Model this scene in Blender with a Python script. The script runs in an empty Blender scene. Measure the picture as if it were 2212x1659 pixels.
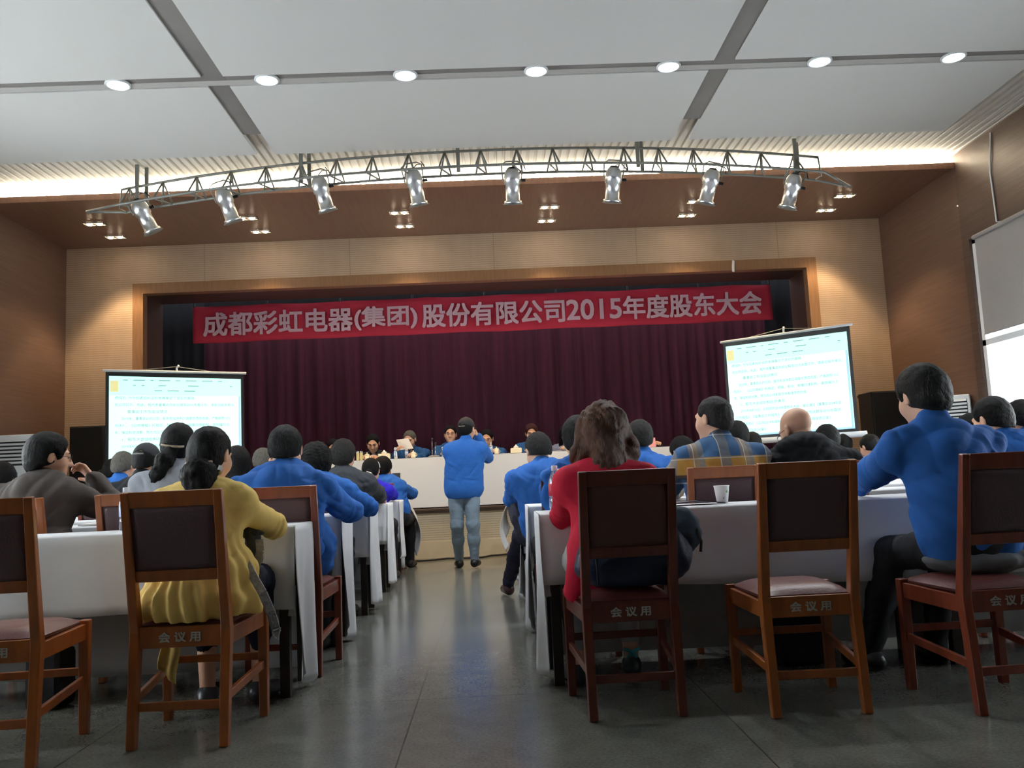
import bpy, math, random
import numpy as np
from mathutils import Vector, Matrix

random.seed(7)
SC = bpy.context.scene
COL = SC.collection
V = Vector
PI = math.pi

# ---------------------------------------------------------------- camera
CAM_H = 0.92
FL = 1850.0                      # focal length in pixels of the 2212 wide frame
_ya, _pi, _ro = [math.radians(a) for a in (1.6, 6.32, -2.65)]
FWD = V((math.sin(_ya)*math.cos(_pi), math.cos(_ya)*math.cos(_pi), math.sin(_pi)))
_r = V((math.cos(_ya), -math.sin(_ya), 0))
_u = _r.cross(FWD)
RGT = _r*math.cos(_ro) + _u*math.sin(_ro)
UPV = _u*math.cos(_ro) - _r*math.sin(_ro)
CAMP = V((0, 0, CAM_H))
cam = bpy.data.cameras.new('camera')
cam.sensor_width = 36.0
cam.lens = FL/2212*36.0
cam.clip_end = 200
camo = bpy.data.objects.new('camera', cam)
COL.objects.link(camo)
camo.matrix_world = Matrix(((RGT.x, UPV.x, -FWD.x, 0), (RGT.y, UPV.y, -FWD.y, 0), (RGT.z, UPV.z, -FWD.z, CAM_H), (0, 0, 0, 1)))
SC.camera = camo

def ray(px, py):
    return FWD + RGT*((px-1106)/FL) - UPV*((py-829.5)/FL)
def at(px, py, Y):               # the point of the hall seen at a pixel, at distance Y into the hall
    d = ray(px, py)
    return CAMP + d*(Y/d.y)
def gd(px, py, z=0.0):           # the same on a level z
    d = ray(px, py)
    return CAMP + d*((z-CAM_H)/d.z)

# ---------------------------------------------------------------- exposure, world, large lights
vs = SC.view_settings
vs.view_transform = 'Standard'
vs.look = 'None'
vs.exposure = 0.40
vs.gamma = 1.0
vs.use_curve_mapping = False
w = bpy.data.worlds.new('world')
SC.world = w
w.use_nodes = True
w.node_tree.nodes['Background'].inputs[0].default_value = (0.86, 0.95, 1.0, 1)
w.node_tree.nodes['Background'].inputs[1].default_value = 1.15

def area(name, loc, rot, sx, sy, power, col, spread=180):
    l = bpy.data.lights.new(name, 'AREA')
    l.shape = 'RECTANGLE'; l.size = sx; l.size_y = sy; l.energy = power; l.color = col
    l.spread = math.radians(spread)
    o = bpy.data.objects.new(name, l); COL.objects.link(o)
    o.location = loc; o.rotation_euler = rot
    return o
# daylight entering through the windows of the two long walls
area('daylight_right', (6.1, 5.8, 1.9), (0, PI/2, 0), 2.2, 6.4, 430, (0.90, 0.97, 1.0))
area('daylight_left', (-6.1, 4.6, 1.9), (0, -PI/2, 0), 2.2, 6.4, 430, (0.90, 0.97, 1.0))
# warm light strip in the cove above the stage soffit, shining up onto the ribs
for x0 in (-3.9, -1.3, 1.3, 3.9):
    area('cove_strip', (x0, 9.10, 4.135), (math.radians(180), 0, 0), 2.5, 0.06, 110, (1.0, 0.90, 0.70))

# ---------------------------------------------------------------- materials
def lin(h):
    if isinstance(h, str):
        h = h.lstrip('#'); c = [int(h[i:i+2], 16)/255 for i in (0, 2, 4)]
    else:
        c = [x/255 for x in h]
    return tuple((x/12.92 if x <= .04045 else ((x+.055)/1.055)**2.4) for x in c)+(1,)
_mc = {}
def mat(name, col, rough=.6, metal=0, noise=0, nscale=8, stretch=(1, 1, 1), col2=None, bump=0, bscale=60, bstretch=(1, 1, 1), emit=0, ecol=None, spec=.5, trans=0, coat=0, detail=3, bdist=.01):
    if name in _mc: return _mc[name]
    m = bpy.data.materials.new(name); m.use_nodes = True
    nt = m.node_tree; N = nt.nodes; L = nt.links; b = N['Principled BSDF']
    c = lin(col)
    b.inputs['Base Color'].default_value = c
    b.inputs['Roughness'].default_value = rough
    b.inputs['Metallic'].default_value = metal
    b.inputs['Specular IOR Level'].default_value = spec
    if coat: b.inputs['Coat Weight'].default_value = coat
    if trans:
        b.inputs['Transmission Weight'].default_value = trans
    tc = N.new('ShaderNodeTexCoord')
    if noise:
        mp = N.new('ShaderNodeMapping'); mp.inputs['Scale'].default_value = stretch
        L.new(tc.outputs['Object'], mp.inputs['Vector'])
        n = N.new('ShaderNodeTexNoise'); n.inputs['Scale'].default_value = nscale; n.inputs['Detail'].default_value = detail
        L.new(mp.outputs[0], n.inputs['Vector'])
        rp = N.new('ShaderNodeValToRGB')
        rp.color_ramp.elements[0].position = .3; rp.color_ramp.elements[1].position = .7
        k2 = lin(col2) if col2 else tuple(x*(1-noise) for x in c[:3])+(1,)
        rp.color_ramp.elements[0].color = k2; rp.color_ramp.elements[1].color = c
        L.new(n.outputs['Fac'], rp.inputs[0]); L.new(rp.outputs[0], b.inputs['Base Color'])
    if bump:
        mp = N.new('ShaderNodeMapping'); mp.inputs['Scale'].default_value = bstretch
        L.new(tc.outputs['Object'], mp.inputs['Vector'])
        n = N.new('ShaderNodeTexNoise'); n.inputs['Scale'].default_value = bscale; n.inputs['Detail'].default_value = 3
        L.new(mp.outputs[0], n.inputs['Vector'])
        bp = N.new('ShaderNodeBump'); bp.inputs['Strength'].default_value = bump; bp.inputs['Distance'].default_value = bdist
        L.new(n.outputs['Fac'], bp.inputs['Height']); L.new(bp.outputs[0], b.inputs['Normal'])
    if emit:
        b.inputs['Emission Color'].default_value = lin(ecol or col)
        b.inputs['Emission Strength'].default_value = emit
    _mc[name] = m
    return m
def nodes_of(m):
    nt = m.node_tree
    return nt.nodes, nt.links, nt.nodes['Principled BSDF']
def mathn(N, L, op, a, b=None):
    n = N.new('ShaderNodeMath'); n.operation = op
    for i, x in enumerate((a, b)):
        if x is None: continue
        if isinstance(x, (int, float)): n.inputs[i].default_value = x
        else: L.new(x, n.inputs[i])
    return n.outputs[0]

def slat_mat(name, col, pitch=.0275, groove=.2):
    m = mat(name, col, rough=.55, noise=.10, nscale=1.5, stretch=(6, 1, 1))
    N, L, b = nodes_of(m)
    tc = N.new('ShaderNodeTexCoord'); sx = N.new('ShaderNodeSeparateXYZ'); L.new(tc.outputs['Object'], sx.inputs[0])
    fr = mathn(N, L, 'FRACT', mathn(N, L, 'MULTIPLY', sx.outputs['Z'], 1/pitch))
    g = mathn(N, L, 'LESS_THAN', fr, groove)
    seam = mathn(N, L, 'LESS_THAN', mathn(N, L, 'FRACT', mathn(N, L, 'MULTIPLY', mathn(N, L, 'ADD', sx.outputs['X'], 10.96), 1/1.85)), .004)
    g = mathn(N, L, 'MAXIMUM', g, seam)
    old = b.inputs['Base Color'].links[0].from_socket
    mx = N.new('ShaderNodeMix'); mx.data_type = 'RGBA'; L.new(g, mx.inputs['Factor']); L.new(old, mx.inputs[6])
    c = lin(col); mx.inputs[7].default_value = (c[0]*.60, c[1]*.57, c[2]*.53, 1)
    L.new(mx.outputs[2], b.inputs['Base Color'])
    bp = N.new('ShaderNodeBump'); bp.inputs['Strength'].default_value = .5; bp.inputs['Distance'].default_value = .006; bp.invert = True
    L.new(g, bp.inputs['Height']); L.new(bp.outputs[0], b.inputs['Normal'])
    return m

def wood_mat(name, c1, c2, rough=.35, scale=3.0, stretch=(1, 1, 12), coat=0.2):
    m = mat(name, c1, rough=rough, noise=1, nscale=scale, stretch=stretch, col2=c2, coat=coat, detail=6)
    return m

M = {}
M['ceil'] = mat('ceiling_paint', '#d2d2cf', .8)
M['rib'] = mat('ribbed_ceiling_paint', '#d9d6cf', .7)
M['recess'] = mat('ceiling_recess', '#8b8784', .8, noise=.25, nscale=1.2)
M['slat'] = slat_mat('slatted_wall_wood', '#c2a990')
M['slat_stage'] = slat_mat('slatted_stage_front', '#dccdb0')
M['soffit'] = wood_mat('soffit_wood', '#846251', '#775747', .4, 2, (14, 1, 1))
M['sidewood'] = wood_mat('side_wall_wood', '#6d5447', '#61493d', .5, 2.2, (1, 1, 26))
M['lintel'] = wood_mat('lintel_wood', '#5a483e', '#4c3b33', .5, 2.2, (1, 1, 26), 0)
M['frame'] = wood_mat('proscenium_wood', '#997453', '#8a6646', .4, 4, (10, 1, 1))
M['reveal'] = mat('proscenium_reveal', '#553a33', .6, noise=.15, nscale=3)
M['floor'] = None
M['white_paint'] = mat('white_painted_metal', '#e4e8ea', .4)
M['blind'] = mat('roller_blind_fabric', '#a19f9c', .9, noise=.06, nscale=60)
M['curtain'] = mat('maroon_velvet', '#541a30', .9, noise=.35, nscale=2.5, stretch=(6, 1, .3))
M['black_drape'] = mat('black_drape', '#17171f', .9)
M['banner'] = mat('red_banner_cloth', '#c52a44', .75, noise=.12, nscale=2.5, bump=.25, bscale=6, bstretch=(1, 1, 3))
M['banner_ink'] = mat('banner_lettering', '#d6b2bd', .8)
M['steel'] = mat('truss_paint', '#8b8d88', .45, metal=.3)
M['alu'] = mat('polished_aluminium', '#e2e4e6', .36, metal=1, bump=.06, bscale=40)
M['dark'] = mat('dark_plastic', '#16171a', .5)
M['black'] = mat('black_fabric', '#15161a', .85, bump=.15, bscale=200)
M['speaker'] = mat('speaker_grille', '#15191d', .7, bump=.6, bscale=400)
M['ac'] = mat('ac_plastic', '#dde0de', .4)
M['cloth'] = mat('white_tablecloth', '#dfe0e2', .85, noise=.05, nscale=4, bump=.35, bscale=3.5, bstretch=(1, 1, 3))
M['stagecloth'] = mat('stage_tablecloth', '#e6e6e6', .9, bump=.1, bscale=3)
M['paper'] = mat('white_paper', '#e8e6e2', .8)
M['paper_pink'] = mat('pink_card', '#e79aa0', .7)
M['ceramic'] = mat('cream_ceramic', '#efe6c8', .25)
M['glass'] = mat('bottle_plastic', '#dfe8f2', .08, trans=.85, spec=.6)
M['label_red'] = mat('bottle_label', '#c23a4b', .5)
M['capwhite'] = mat('white_cap', '#e4e8f2', .4)
M['chrome'] = mat('steel_flask', '#c9ccd0', .2, metal=1)
M['tabledark'] = wood_mat('table_dark_wood', '#2c211c', '#231a16', .5)
M['ink'] = mat('black_ink', '#1d1a20', .7)
M['stencil'] = mat('stencil_paint', '#a9a9a2', .8)

def floor_mat():
    m = mat('polished_granite_floor', '#75766f', .19, noise=.32, nscale=90, detail=2, spec=.5)
    N, L, b = nodes_of(m)
    tc = N.new('ShaderNodeTexCoord'); sx = N.new('ShaderNodeSeparateXYZ'); L.new(tc.outputs['Object'], sx.inputs[0])
    gx = mathn(N, L, 'LESS_THAN', mathn(N, L, 'FRACT', mathn(N, L, 'MULTIPLY', mathn(N, L, 'ADD', sx.outputs['X'], 19.56), 1/1.2)), .005)
    gy = mathn(N, L, 'LESS_THAN', mathn(N, L, 'FRACT', mathn(N, L, 'MULTIPLY', mathn(N, L, 'ADD', sx.outputs['Y'], 20.2), 1/1.2)), .005)
    g = mathn(N, L, 'MAXIMUM', gx, gy)
    old = b.inputs['Base Color'].links[0].from_socket
    # broad mottling of the stone
    n2 = N.new('ShaderNodeTexNoise'); n2.inputs['Scale'].default_value = 9; n2.inputs['Detail'].default_value = 4
    L.new(tc.outputs['Object'], n2.inputs['Vector'])
    mm = N.new('ShaderNodeMix'); mm.data_type = 'RGBA'; mm.blend_type = 'MULTIPLY'; mm.inputs['Factor'].default_value = .5
    L.new(old, mm.inputs[6])
    rr = N.new('ShaderNodeValToRGB'); rr.color_ramp.elements[0].color = (.82, .82, .82, 1); rr.color_ramp.elements[1].color = (1.12, 1.12, 1.08, 1)
    rr.color_ramp.elements[0].position = .35; rr.color_ramp.elements[1].position = .65
    L.new(n2.outputs['Fac'], rr.inputs[0]); L.new(rr.outputs[0], mm.inputs[7])
    mx = N.new('ShaderNodeMix'); mx.data_type = 'RGBA'; L.new(g, mx.inputs['Factor']); L.new(mm.outputs[2], mx.inputs[6])
    mx.inputs[7].default_value = lin('#474846')
    L.new(mx.outputs[2], b.inputs['Base Color'])
    return m
M['floor'] = floor_mat()

# ---------------------------------------------------------------- mesh helpers
class MB:
    def __init__(s): s.v = []; s.f = []; s.mi = []; s.cur = 0
    def add(s, vs, fs):
        o = len(s.v); s.v += [tuple(x) for x in vs]
        for f in fs: s.f.append([i+o for i in f]); s.mi.append(s.cur)
        return s
    def box(s, x0, x1, y0, y1, z0, z1):
        return s.add([(x0, y0, z0), (x1, y0, z0), (x1, y1, z0), (x0, y1, z0), (x0, y0, z1), (x1, y0, z1), (x1, y1, z1), (x0, y1, z1)],
                     [(0, 3, 2, 1), (4, 5, 6, 7), (0, 1, 5, 4), (1, 2, 6, 5), (2, 3, 7, 6), (3, 0, 4, 7)])
    def beam(s, p, q, w, h, up=(0, 0, 1), w2=None, h2=None):
        p, q = V(p), V(q); d = (q-p).normalized(); up = V(up)
        if abs(d.dot(up)) > .98: up = V((0, 1, 0))
        a = d.cross(up).normalized(); b = a.cross(d)
        w2 = w2 or w; h2 = h2 or h
        vs = [p-a*w/2-b*h/2, p+a*w/2-b*h/2, p+a*w/2+b*h/2, p-a*w/2+b*h/2, q-a*w2/2-b*h2/2, q+a*w2/2-b*h2/2, q+a*w2/2+b*h2/2, q-a*w2/2+b*h2/2]
        return s.add(vs, [(0, 3, 2, 1), (4, 5, 6, 7), (0, 1, 5, 4), (1, 2, 6, 5), (2, 3, 7, 6), (3, 0, 4, 7)])
    def tube(s, pts, r, n=8, caps=True):
        pts = [V(p) for p in pts]; rs = r if isinstance(r, (list, tuple)) else [r]*len(pts)
        rings = []; prev = None
        for i, p in enumerate(pts):
            d = ((pts[i+1]-p) if i == 0 else (p-pts[i-1]) if i == len(pts)-1 else (pts[i+1]-pts[i-1])).normalized()
            if prev is None:
                a = d.cross(V((0, 0, 1)));
                if a.length < .1: a = d.cross(V((0, 1, 0)))
                a.normalize()
            else:
                a = (prev-d*prev.dot(d)).normalized()
            prev = a; b = d.cross(a)
            rings.append([p+(a*math.cos(2*PI*k/n)+b*math.sin(2*PI*k/n))*rs[i] for k in range(n)])
        vs = [x for r_ in rings for x in r_]; fs = []
        for i in range(len(pts)-1):
            for k in range(n):
                fs.append((i*n+k, i*n+(k+1) % n, (i+1)*n+(k+1) % n, (i+1)*n+k))
        if caps:
            fs.append(tuple(range(n))[::-1]); fs.append(tuple((len(pts)-1)*n+k for k in range(n)))
        return s.add(vs, fs)
    def lathe(s, prof, n=24, mx=None):
        mx = mx or Matrix.Identity(4); vs = []; fs = []
        for (r, z) in prof:
            for k in range(n): vs.append(mx @ V((r*math.cos(2*PI*k/n), r*math.sin(2*PI*k/n), z)))
        for i in range(len(prof)-1):
            for k in range(n): fs.append((i*n+k, i*n+(k+1) % n, (i+1)*n+(k+1) % n, (i+1)*n+k))
        if prof[0][0] > 1e-4: fs.append(tuple(range(n))[::-1])
        if prof[-1][0] > 1e-4: fs.append(tuple((len(prof)-1)*n+k for k in range(n)))
        return s.add(vs, fs)
    def grid(s, fn, nu, nv):
        vs = [fn(i/nu, j/nv) for j in range(nv+1) for i in range(nu+1)]
        fs = [(j*(nu+1)+i, j*(nu+1)+i+1, (j+1)*(nu+1)+i+1, (j+1)*(nu+1)+i) for j in range(nv) for i in range(nu)]
        return s.add(vs, fs)
    def build(s, name, m, parent=None, loc=None, smooth=False, bevel=0, solid=0, rot=None):
        me = bpy.data.meshes.new(name); me.from_pydata(s.v, [], s.f)
        for k in (m if isinstance(m, (list, tuple)) else [m]): me.materials.append(k)
        if isinstance(m, (list, tuple)): me.polygons.foreach_set('material_index', s.mi)
        if smooth: me.polygons.foreach_set('use_smooth', [True]*len(me.polygons))
        me.update()
        o = bpy.data.objects.new(name, me); COL.objects.link(o)
        if parent: o.parent = parent
        if loc is not None: o.location = loc
        if rot is not None: o.rotation_euler = rot
        if bevel:
            b = o.modifiers.new('bevel', 'BEVEL'); b.width = bevel; b.segments = 2; b.limit_method = 'ANGLE'
        if solid:
            b = o.modifiers.new('solid', 'SOLIDIFY'); b.thickness = solid; b.offset = 0
        return o
def empty(name, loc=(0, 0, 0), rz=0):
    o = bpy.data.objects.new(name, None); COL.objects.link(o); o.location = loc; o.rotation_euler = (0, 0, rz); o.empty_display_size = .1
    return o
def tag(o, label, cat, group=None, kind=None):
    if label: o['label'] = label
    if cat: o['category'] = cat
    if group: o['group'] = group
    if kind: o['kind'] = kind
    return o
def struct(o): o['kind'] = 'structure'; return o
def copy_tree(o, parent=None):
    c = o.copy(); COL.objects.link(c); c.parent = parent
    for ch in list(o.children): copy_tree(ch, c)
    return c
def text(name, body, size, m, parent=None, loc=(0, 0, 0), rot=(PI/2, 0, 0), bold=0, ext=.0008, width=None, height=None, align='CENTER', label=None):
    cu = bpy.data.curves.new(name, 'FONT'); cu.body = body; cu.size = size; cu.align_x = align; cu.align_y = 'CENTER'
    cu.extrude = ext; cu.resolution_u = 3
    t = bpy.data.objects.new(name, cu); COL.objects.link(t)
    bpy.context.view_layer.update()
    me = bpy.data.meshes.new_from_object(t.evaluated_get(bpy.context.evaluated_depsgraph_get()))
    bpy.data.objects.remove(t); me.name = name
    n = len(me.vertices)
    if n:
        co = np.empty(n*3, dtype=np.float32); me.vertices.foreach_get('co', co); co = co.reshape(-1, 3)
        w_, h_ = np.ptp(co[:, 0]), np.ptp(co[:, 1])
        if width:
            f = width/w_; co[:, 0] *= f
            if not height: co[:, 1] *= f
        if height:
            c0 = (co[:, 1].max()+co[:, 1].min())/2; co[:, 1] = (co[:, 1]-c0)*height/h_
        me.vertices.foreach_set('co', co.ravel()); me.update()
    if bold and n:                 # heavier strokes: the outline repeated with small shifts
        nv = len(me.vertices); co = np.empty(nv*3, dtype=np.float32); me.vertices.foreach_get('co', co); co = co.reshape(-1, 3)
        polys = [list(p.vertices) for p in me.polygons]
        vs_, fs_ = [], []
        for q, (dx, dy) in enumerate(((-1, -1), (1, -1), (1, 1), (-1, 1), (0, 0))):
            c2 = co.copy(); c2[:, 0] += dx*bold; c2[:, 1] += dy*bold; c2[:, 2] += q*.0001
            fs_ += [[v+nv*q for v in p] for p in polys]; vs_.append(c2)
        me = bpy.data.meshes.new(name); me.from_pydata(np.concatenate(vs_).tolist(), [], fs_)
    me.materials.clear(); me.materials.append(m)
    o = bpy.data.objects.new(name, me); COL.objects.link(o)
    if parent: o.parent = parent
    o.location = loc; o.rotation_euler = rot
    if label: o['label'] = label
    return o
# ================================================================= the room
WX0, WX1 = -5.30, 5.20           # side walls of the hall
YB, YS, YW = -6.0, 8.95, 10.8    # rear wall, front of soffit, stage wall
struct(MB().box(-7, 7, YB, 14.2, -.1, 0).build('floor', M['floor']))
# ceiling: ribbed deck, smooth panels hung below it, dark caps of the recesses
cz = 4.22
m = MB(); pts = []
x = -5.45
while x < 5.36:
    pts += [(x, cz), (x+.045, cz), (x+.055, cz+.03), (x+.075, cz+.03)]; x += .083
vsx = [(a, YB, b) for a, b in pts]+[(a, 9.42, b) for a, b in pts]; n = len(pts)
m.add(vsx, [(i, i+1, n+i+1, n+i) for i in range(n-1)])
m.box(-5.6, 5.5, YB, 9.42, cz+.04, cz+.08)
ce = struct(m.build('ceiling', M['rib']))
pz = 4.12
for (a, b) in ((-4.57, -2.12), (-1.95, 1.885), (2.055, 4.57)):
    for (c, d) in ((6.55, 7.98), (.9, 6.38), (-5.9, .75)):
        mm = MB(); mm.box(a, b, c, d, pz, pz+.04)
        o = mm.build('ceiling_panel', M['ceil'], ce)
# channel caps in the recesses
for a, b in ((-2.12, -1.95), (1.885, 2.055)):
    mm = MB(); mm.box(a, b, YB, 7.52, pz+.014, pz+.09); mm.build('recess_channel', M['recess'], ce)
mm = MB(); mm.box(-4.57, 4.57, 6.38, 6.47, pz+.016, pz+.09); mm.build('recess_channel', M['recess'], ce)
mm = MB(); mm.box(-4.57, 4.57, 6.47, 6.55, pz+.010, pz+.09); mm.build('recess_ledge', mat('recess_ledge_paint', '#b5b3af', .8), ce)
# stage soffit of wood with a fascia lip, and the lit cove wall above it
m = MB(); m.box(WX0, WX1, YS, YW, 4.09, 4.115); m.box(WX0, WX1, YS-.02, YS, 4.07, 4.135)
struct(m.build('trim_1', M['soffit']))
m = MB(); m.box(WX0-.2, WX1+.2, 9.40, 9.46, 4.11, 4.3)
struct(m.build('trim_2', M['rib']))
# stage wall: slatted, with the proscenium opening
PX0, PX1, PZ = -4.33, 4.19, 3.47
m = MB()
m.box(WX0, PX0-.12, YW, YW+.12, 0, 4.12); m.box(PX1+.12, WX1, YW, YW+.12, 0, 4.12); m.box(PX0-.12, PX1+.12, YW, YW+.12, PZ+.13, 4.12)
m.box(WX0, WX1, 14.0, 14.1, 0, 4.12)
struct(m.build('wall_front', M['slat']))
m = MB()
m.box(PX0-.13, PX0, YW-.015, YW+.12, .6, PZ+.135); m.box(PX1, PX1+.13, YW-.015, YW+.12, .6, PZ+.135); m.box(PX0, PX1, YW-.015, YW+.12, PZ, PZ+.135)
struct(m.build('trim_3', M['frame']))
m = MB()
m.box(PX0-.05, PX0, YW+.12, 11.45, .6, PZ+.05); m.box(PX1, PX1+.05, YW+.12, 11.45, .6, PZ+.05); m.box(PX0, PX1, YW+.12, 11.45, PZ, PZ+.05)
struct(m.build('trim_4', M['reveal']))
# stage front and deck
m = MB(); m.box(PX0-.12, PX1+.12, 10.70, 10.74, .2, .575)
struct(m.build('stage_front', M['slat_stage']))
m = MB(); m.box(PX0-.12, PX1+.12, 10.69, 10.74, 0, .2)
struct(m.build('baseboard_front', mat('stage_base_board', '#d3c4a8', .5)))
m = MB(); m.box(PX0-.12, PX1+.12, 10.66, 14.0, .575, .60)
m.box(PX0-.12, PX1+.12, 10.67, 10.69, .545, .575)
struct(m.build('stage_deck', mat('stage_deck_wood', '#4a3a2e', .4)))
# side walls
m = MB(); m.box(WX0-.12, WX0, 7.9, 14.1, 0, 4.3)
for (a, b) in ((YB, .8), (7.6, 7.9)): m.box(WX0-.12, WX0, a, b, 0, 4.3)
m.box(WX0-.12, WX0, .8, 7.6, 0, .9); m.box(WX0-.12, WX0, .8, 7.6, 3.24, 4.3)
struct(m.build('wall_left', M['sidewood']))
m = MB(); m.box(WX1, WX1+.12, YS, 14.1, 0, 4.3)
struct(m.build('wall_right', M['sidewood']))
m = MB(); m.box(WX1, WX1+.12, YB, YS, 3.24, 4.3); m.box(WX1, WX1+.12, YB, YS, 0, .85)
m.box(WX1, WX1+.12, 8.82, YS, .85, 3.24); m.box(WX1, WX1+.12, YB, 1.95, .85, 3.24)
struct(m.build('wall_right_lintel', M['lintel']))
m = MB(); m.box(WX0-.12, WX1+.12, YB-.1, YB, 0, 4.3)
struct(m.build('wall_back', M['sidewood']))
# right windows: white frames, glazing, roller blinds half drawn
for i, (a, b) in enumerate(((5.45, 8.80), (2.0, 5.35))):
    m = MB()
    for yy in (a, b-.06): m.box(WX1+.02, WX1+.10, yy, yy+.06, .85, 3.24)
    for zz in (.85, 3.18, 2.08): m.box(WX1+.02, WX1+.10, a, b, zz, zz+.06)
    for yy in (a+(b-a)/3, a+2*(b-a)/3): m.box(WX1+.02, WX1+.10, yy-.03, yy+.03, .85, 2.1)
    wo = struct(m.build('window_%d' % (i+1), M['white_paint']))
    g = MB(); g.box(WX1+.055, WX1+.062, a, b, .88, 3.2)
    gm = mat('window_glass', '#ffffff', .02, trans=1)
    g.build('glass', gm, wo)
    bl = MB(); bl.box(WX1-.03, WX1-.024, a+.02, b-.14, 2.19, 3.22); bl.tube([(WX1-.027, a+.02, 2.19), (WX1-.027, b-.14, 2.19)], .01)
    bo = bl.build('roller_blind', M['blind'], None)
    rt = MB(); rt.tube([(WX1-.04, a+.02, 3.215), (WX1-.04, b-.14, 3.215)], .026); rt.build('roller_tube', M['blind'], bo)
    tag(bo, ('grey roller blind half drawn over the window nearest the stage', 'grey roller blind over the right window farther from the stage', '')[i], 'roller blind', 'roller blinds on the right wall')
for i, (a, b) in enumerate(((4.3, 7.6), (.9, 4.2))):
    m = MB()
    for yy in (a, b-.06): m.box(WX0-.10, WX0-.02, yy, yy+.06, .9, 3.24)
    for zz in (.9, 3.18, 2.08): m.box(WX0-.10, WX0-.02, a, b, zz, zz+.06)
    wo = struct(m.build('window_%d' % (i+3), M['white_paint']))
    g = MB(); g.box(WX0-.062, WX0-.055, a, b, .93, 3.2); g.build('glass', mat('window_glass', '#ffffff', .02, trans=1), wo)
# white cable conduit running down the lintel
a_, b_ = V((WX1-.012, 8.22, 4.18)), V((WX1-.012, 8.28, 3.27))
o = MB().tube([a_, (WX1-.012, 8.30, 3.8), b_, (WX1-.012, 8.22, 3.25)], .009).build('cable_conduit', M['white_paint'], smooth=True)
tag(o, 'thin white cable running down the dark wood above the right window', 'cable')

# ---------------------------------------------------------------- lamps of the ceiling
spotx = [gd(*p, pz) for p in ((254, 183), (576, 172), (876, 164), (1158, 155), (1443, 147), (1772, 132), (2061, 123))]
dl_em = mat('downlight_lens', '#f4f6ff', .4, emit=14, ecol='#eef2ff')
first = None
NM = ['leftmost', 'second from the left', 'third from the left', 'middle', 'third from the right', 'second from the right', 'rightmost']
for i, p in enumerate(spotx):
    if first is None:
        t = empty('ceiling_downlight')
        MB().lathe([(.095, 0), (.098, -.012), (.085, -.02), (.078, -.014), (.078, .02)], 28).build('trim_ring', M['white_paint'], t, smooth=True)
        MB().lathe([(0, -.016), (.05, -.015), (.077, -.008), (.077, .0)], 28).build('lens', dl_em, t, smooth=True)
        first = t
    else: t = copy_tree(first)
    t.location = (p.x, 6.465, pz+.012)
    tag(t, 'cool white downlight in the ceiling recess, %s of seven' % NM[i], 'ceiling light', 'downlights in the ceiling recess')
    l = bpy.data.lights.new('downlight_beam', 'SPOT'); l.energy = 45; l.spot_size = math.radians(120); l.spot_blend = .6; l.color = (.9, .95, 1); l.shadow_soft_size = .07
    lo = bpy.data.objects.new('downlight_beam', l); COL.objects.link(lo); lo.parent = t; lo.location = (0, 0, -.05)
tw = ((200, 480), (246, 509), (534, 471), (563, 499), (863, 460), (874, 488), (1187, 446), (1180, 478), (1507, 432), (1482, 466), (1827, 420), (1785, 452))
tw_em = mat('halogen_bulb', '#fff0d8', .4, emit=60, ecol='#ffe6c4')
first = None
PAIR = ['leftmost', 'second from the left', 'third from the left', 'third from the right', 'second from the right', 'rightmost']
for i, (px, py) in enumerate(tw):
    p = gd(px, py, 4.09)
    if first is None:
        t = empty('recessed_twin_spotlight')
        m = MB(); m.box(-.12, .12, -.062, -.052, -.012, .0); m.box(-.12, .12, .052, .062, -.012, .0); m.box(-.12, -.11, -.052, .052, -.012, 0); m.box(.11, .12, -.052, .052, -.012, 0); m.box(-.005, .005, -.052, .052, -.01, 0)
        m.build('frame', M['steel'], t)
        for s in (-1, 1):
            b = MB().lathe([(.045, -.004), (.04, -.012), (.03, -.008), (.022, .0)], 20, Matrix.Translation((s*.057, 0, 0))).build('reflector', M['alu'], t, smooth=True)
            MB().lathe([(0, -.024), (.022, -.02), (.036, -.008), (.036, 0)], 16, Matrix.Translation((s*.057, 0, 0))).build('bulb', tw_em, b, smooth=True)
        first = t
    else: t = copy_tree(first)
    back = i % 2 == 1
    t.location = (p.x, 10.33 if back else 9.79, 4.089)
    tag(t, 'warm twin spotlight in the wood soffit, %s pair, %s row' % (PAIR[i//2], 'stage side' if back else 'hall side'), 'ceiling light', 'twin spotlights in the soffit')
    l = bpy.data.lights.new('twin_spot_beam', 'SPOT'); l.energy = 80 if back else 22; l.spot_size = math.radians(78 if back else 90); l.spot_blend = .35; l.color = (1, .72, .42); l.shadow_soft_size = .03
    lo = bpy.data.objects.new('twin_spot_beam', l); COL.objects.link(lo); lo.parent = t; lo.location = (0, 0, -.04)

# ---------------------------------------------------------------- lighting truss
tops = [(-3.78, 3.745), (-3.5, 3.915), (-2.55, 3.995), (-1.53, 4.055), (-.6, 4.10), (.33, 4.108), (1.4, 4.06), (2.4, 3.965), (3.38, 3.85), (3.7, 3.69)]
def interp(tab, x):
    for (a, b), (c, d) in zip(tab, tab[1:]):
        if x <= c: return b+(d-b)*max(0, (x-a))/(c-a)
    return tab[-1][1]
def yb(x): return .30*((x-.1)/3.5)**2
def ztop(x): return 4.105-.0185*(x-.2)**2*(.9+.05*abs(x-.2))*.9+.105*((x-.1)/3.5)**2+.03
def zbot(x): return ztop(x)-.198
t = empty('lighting_truss', (0, 8.15, 3.9))
def tr(x, y, z): return V((x, y+yb(x)-.05, z-3.9))
X0, X1 = -3.60, 3.47
xs = [X0+(X1-X0)*i/48 for i in range(49)]
MB().tube([tr(x, 0, ztop(x)) for x in xs], .014, 8).build('chord', M['steel'], t, smooth=True)
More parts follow.
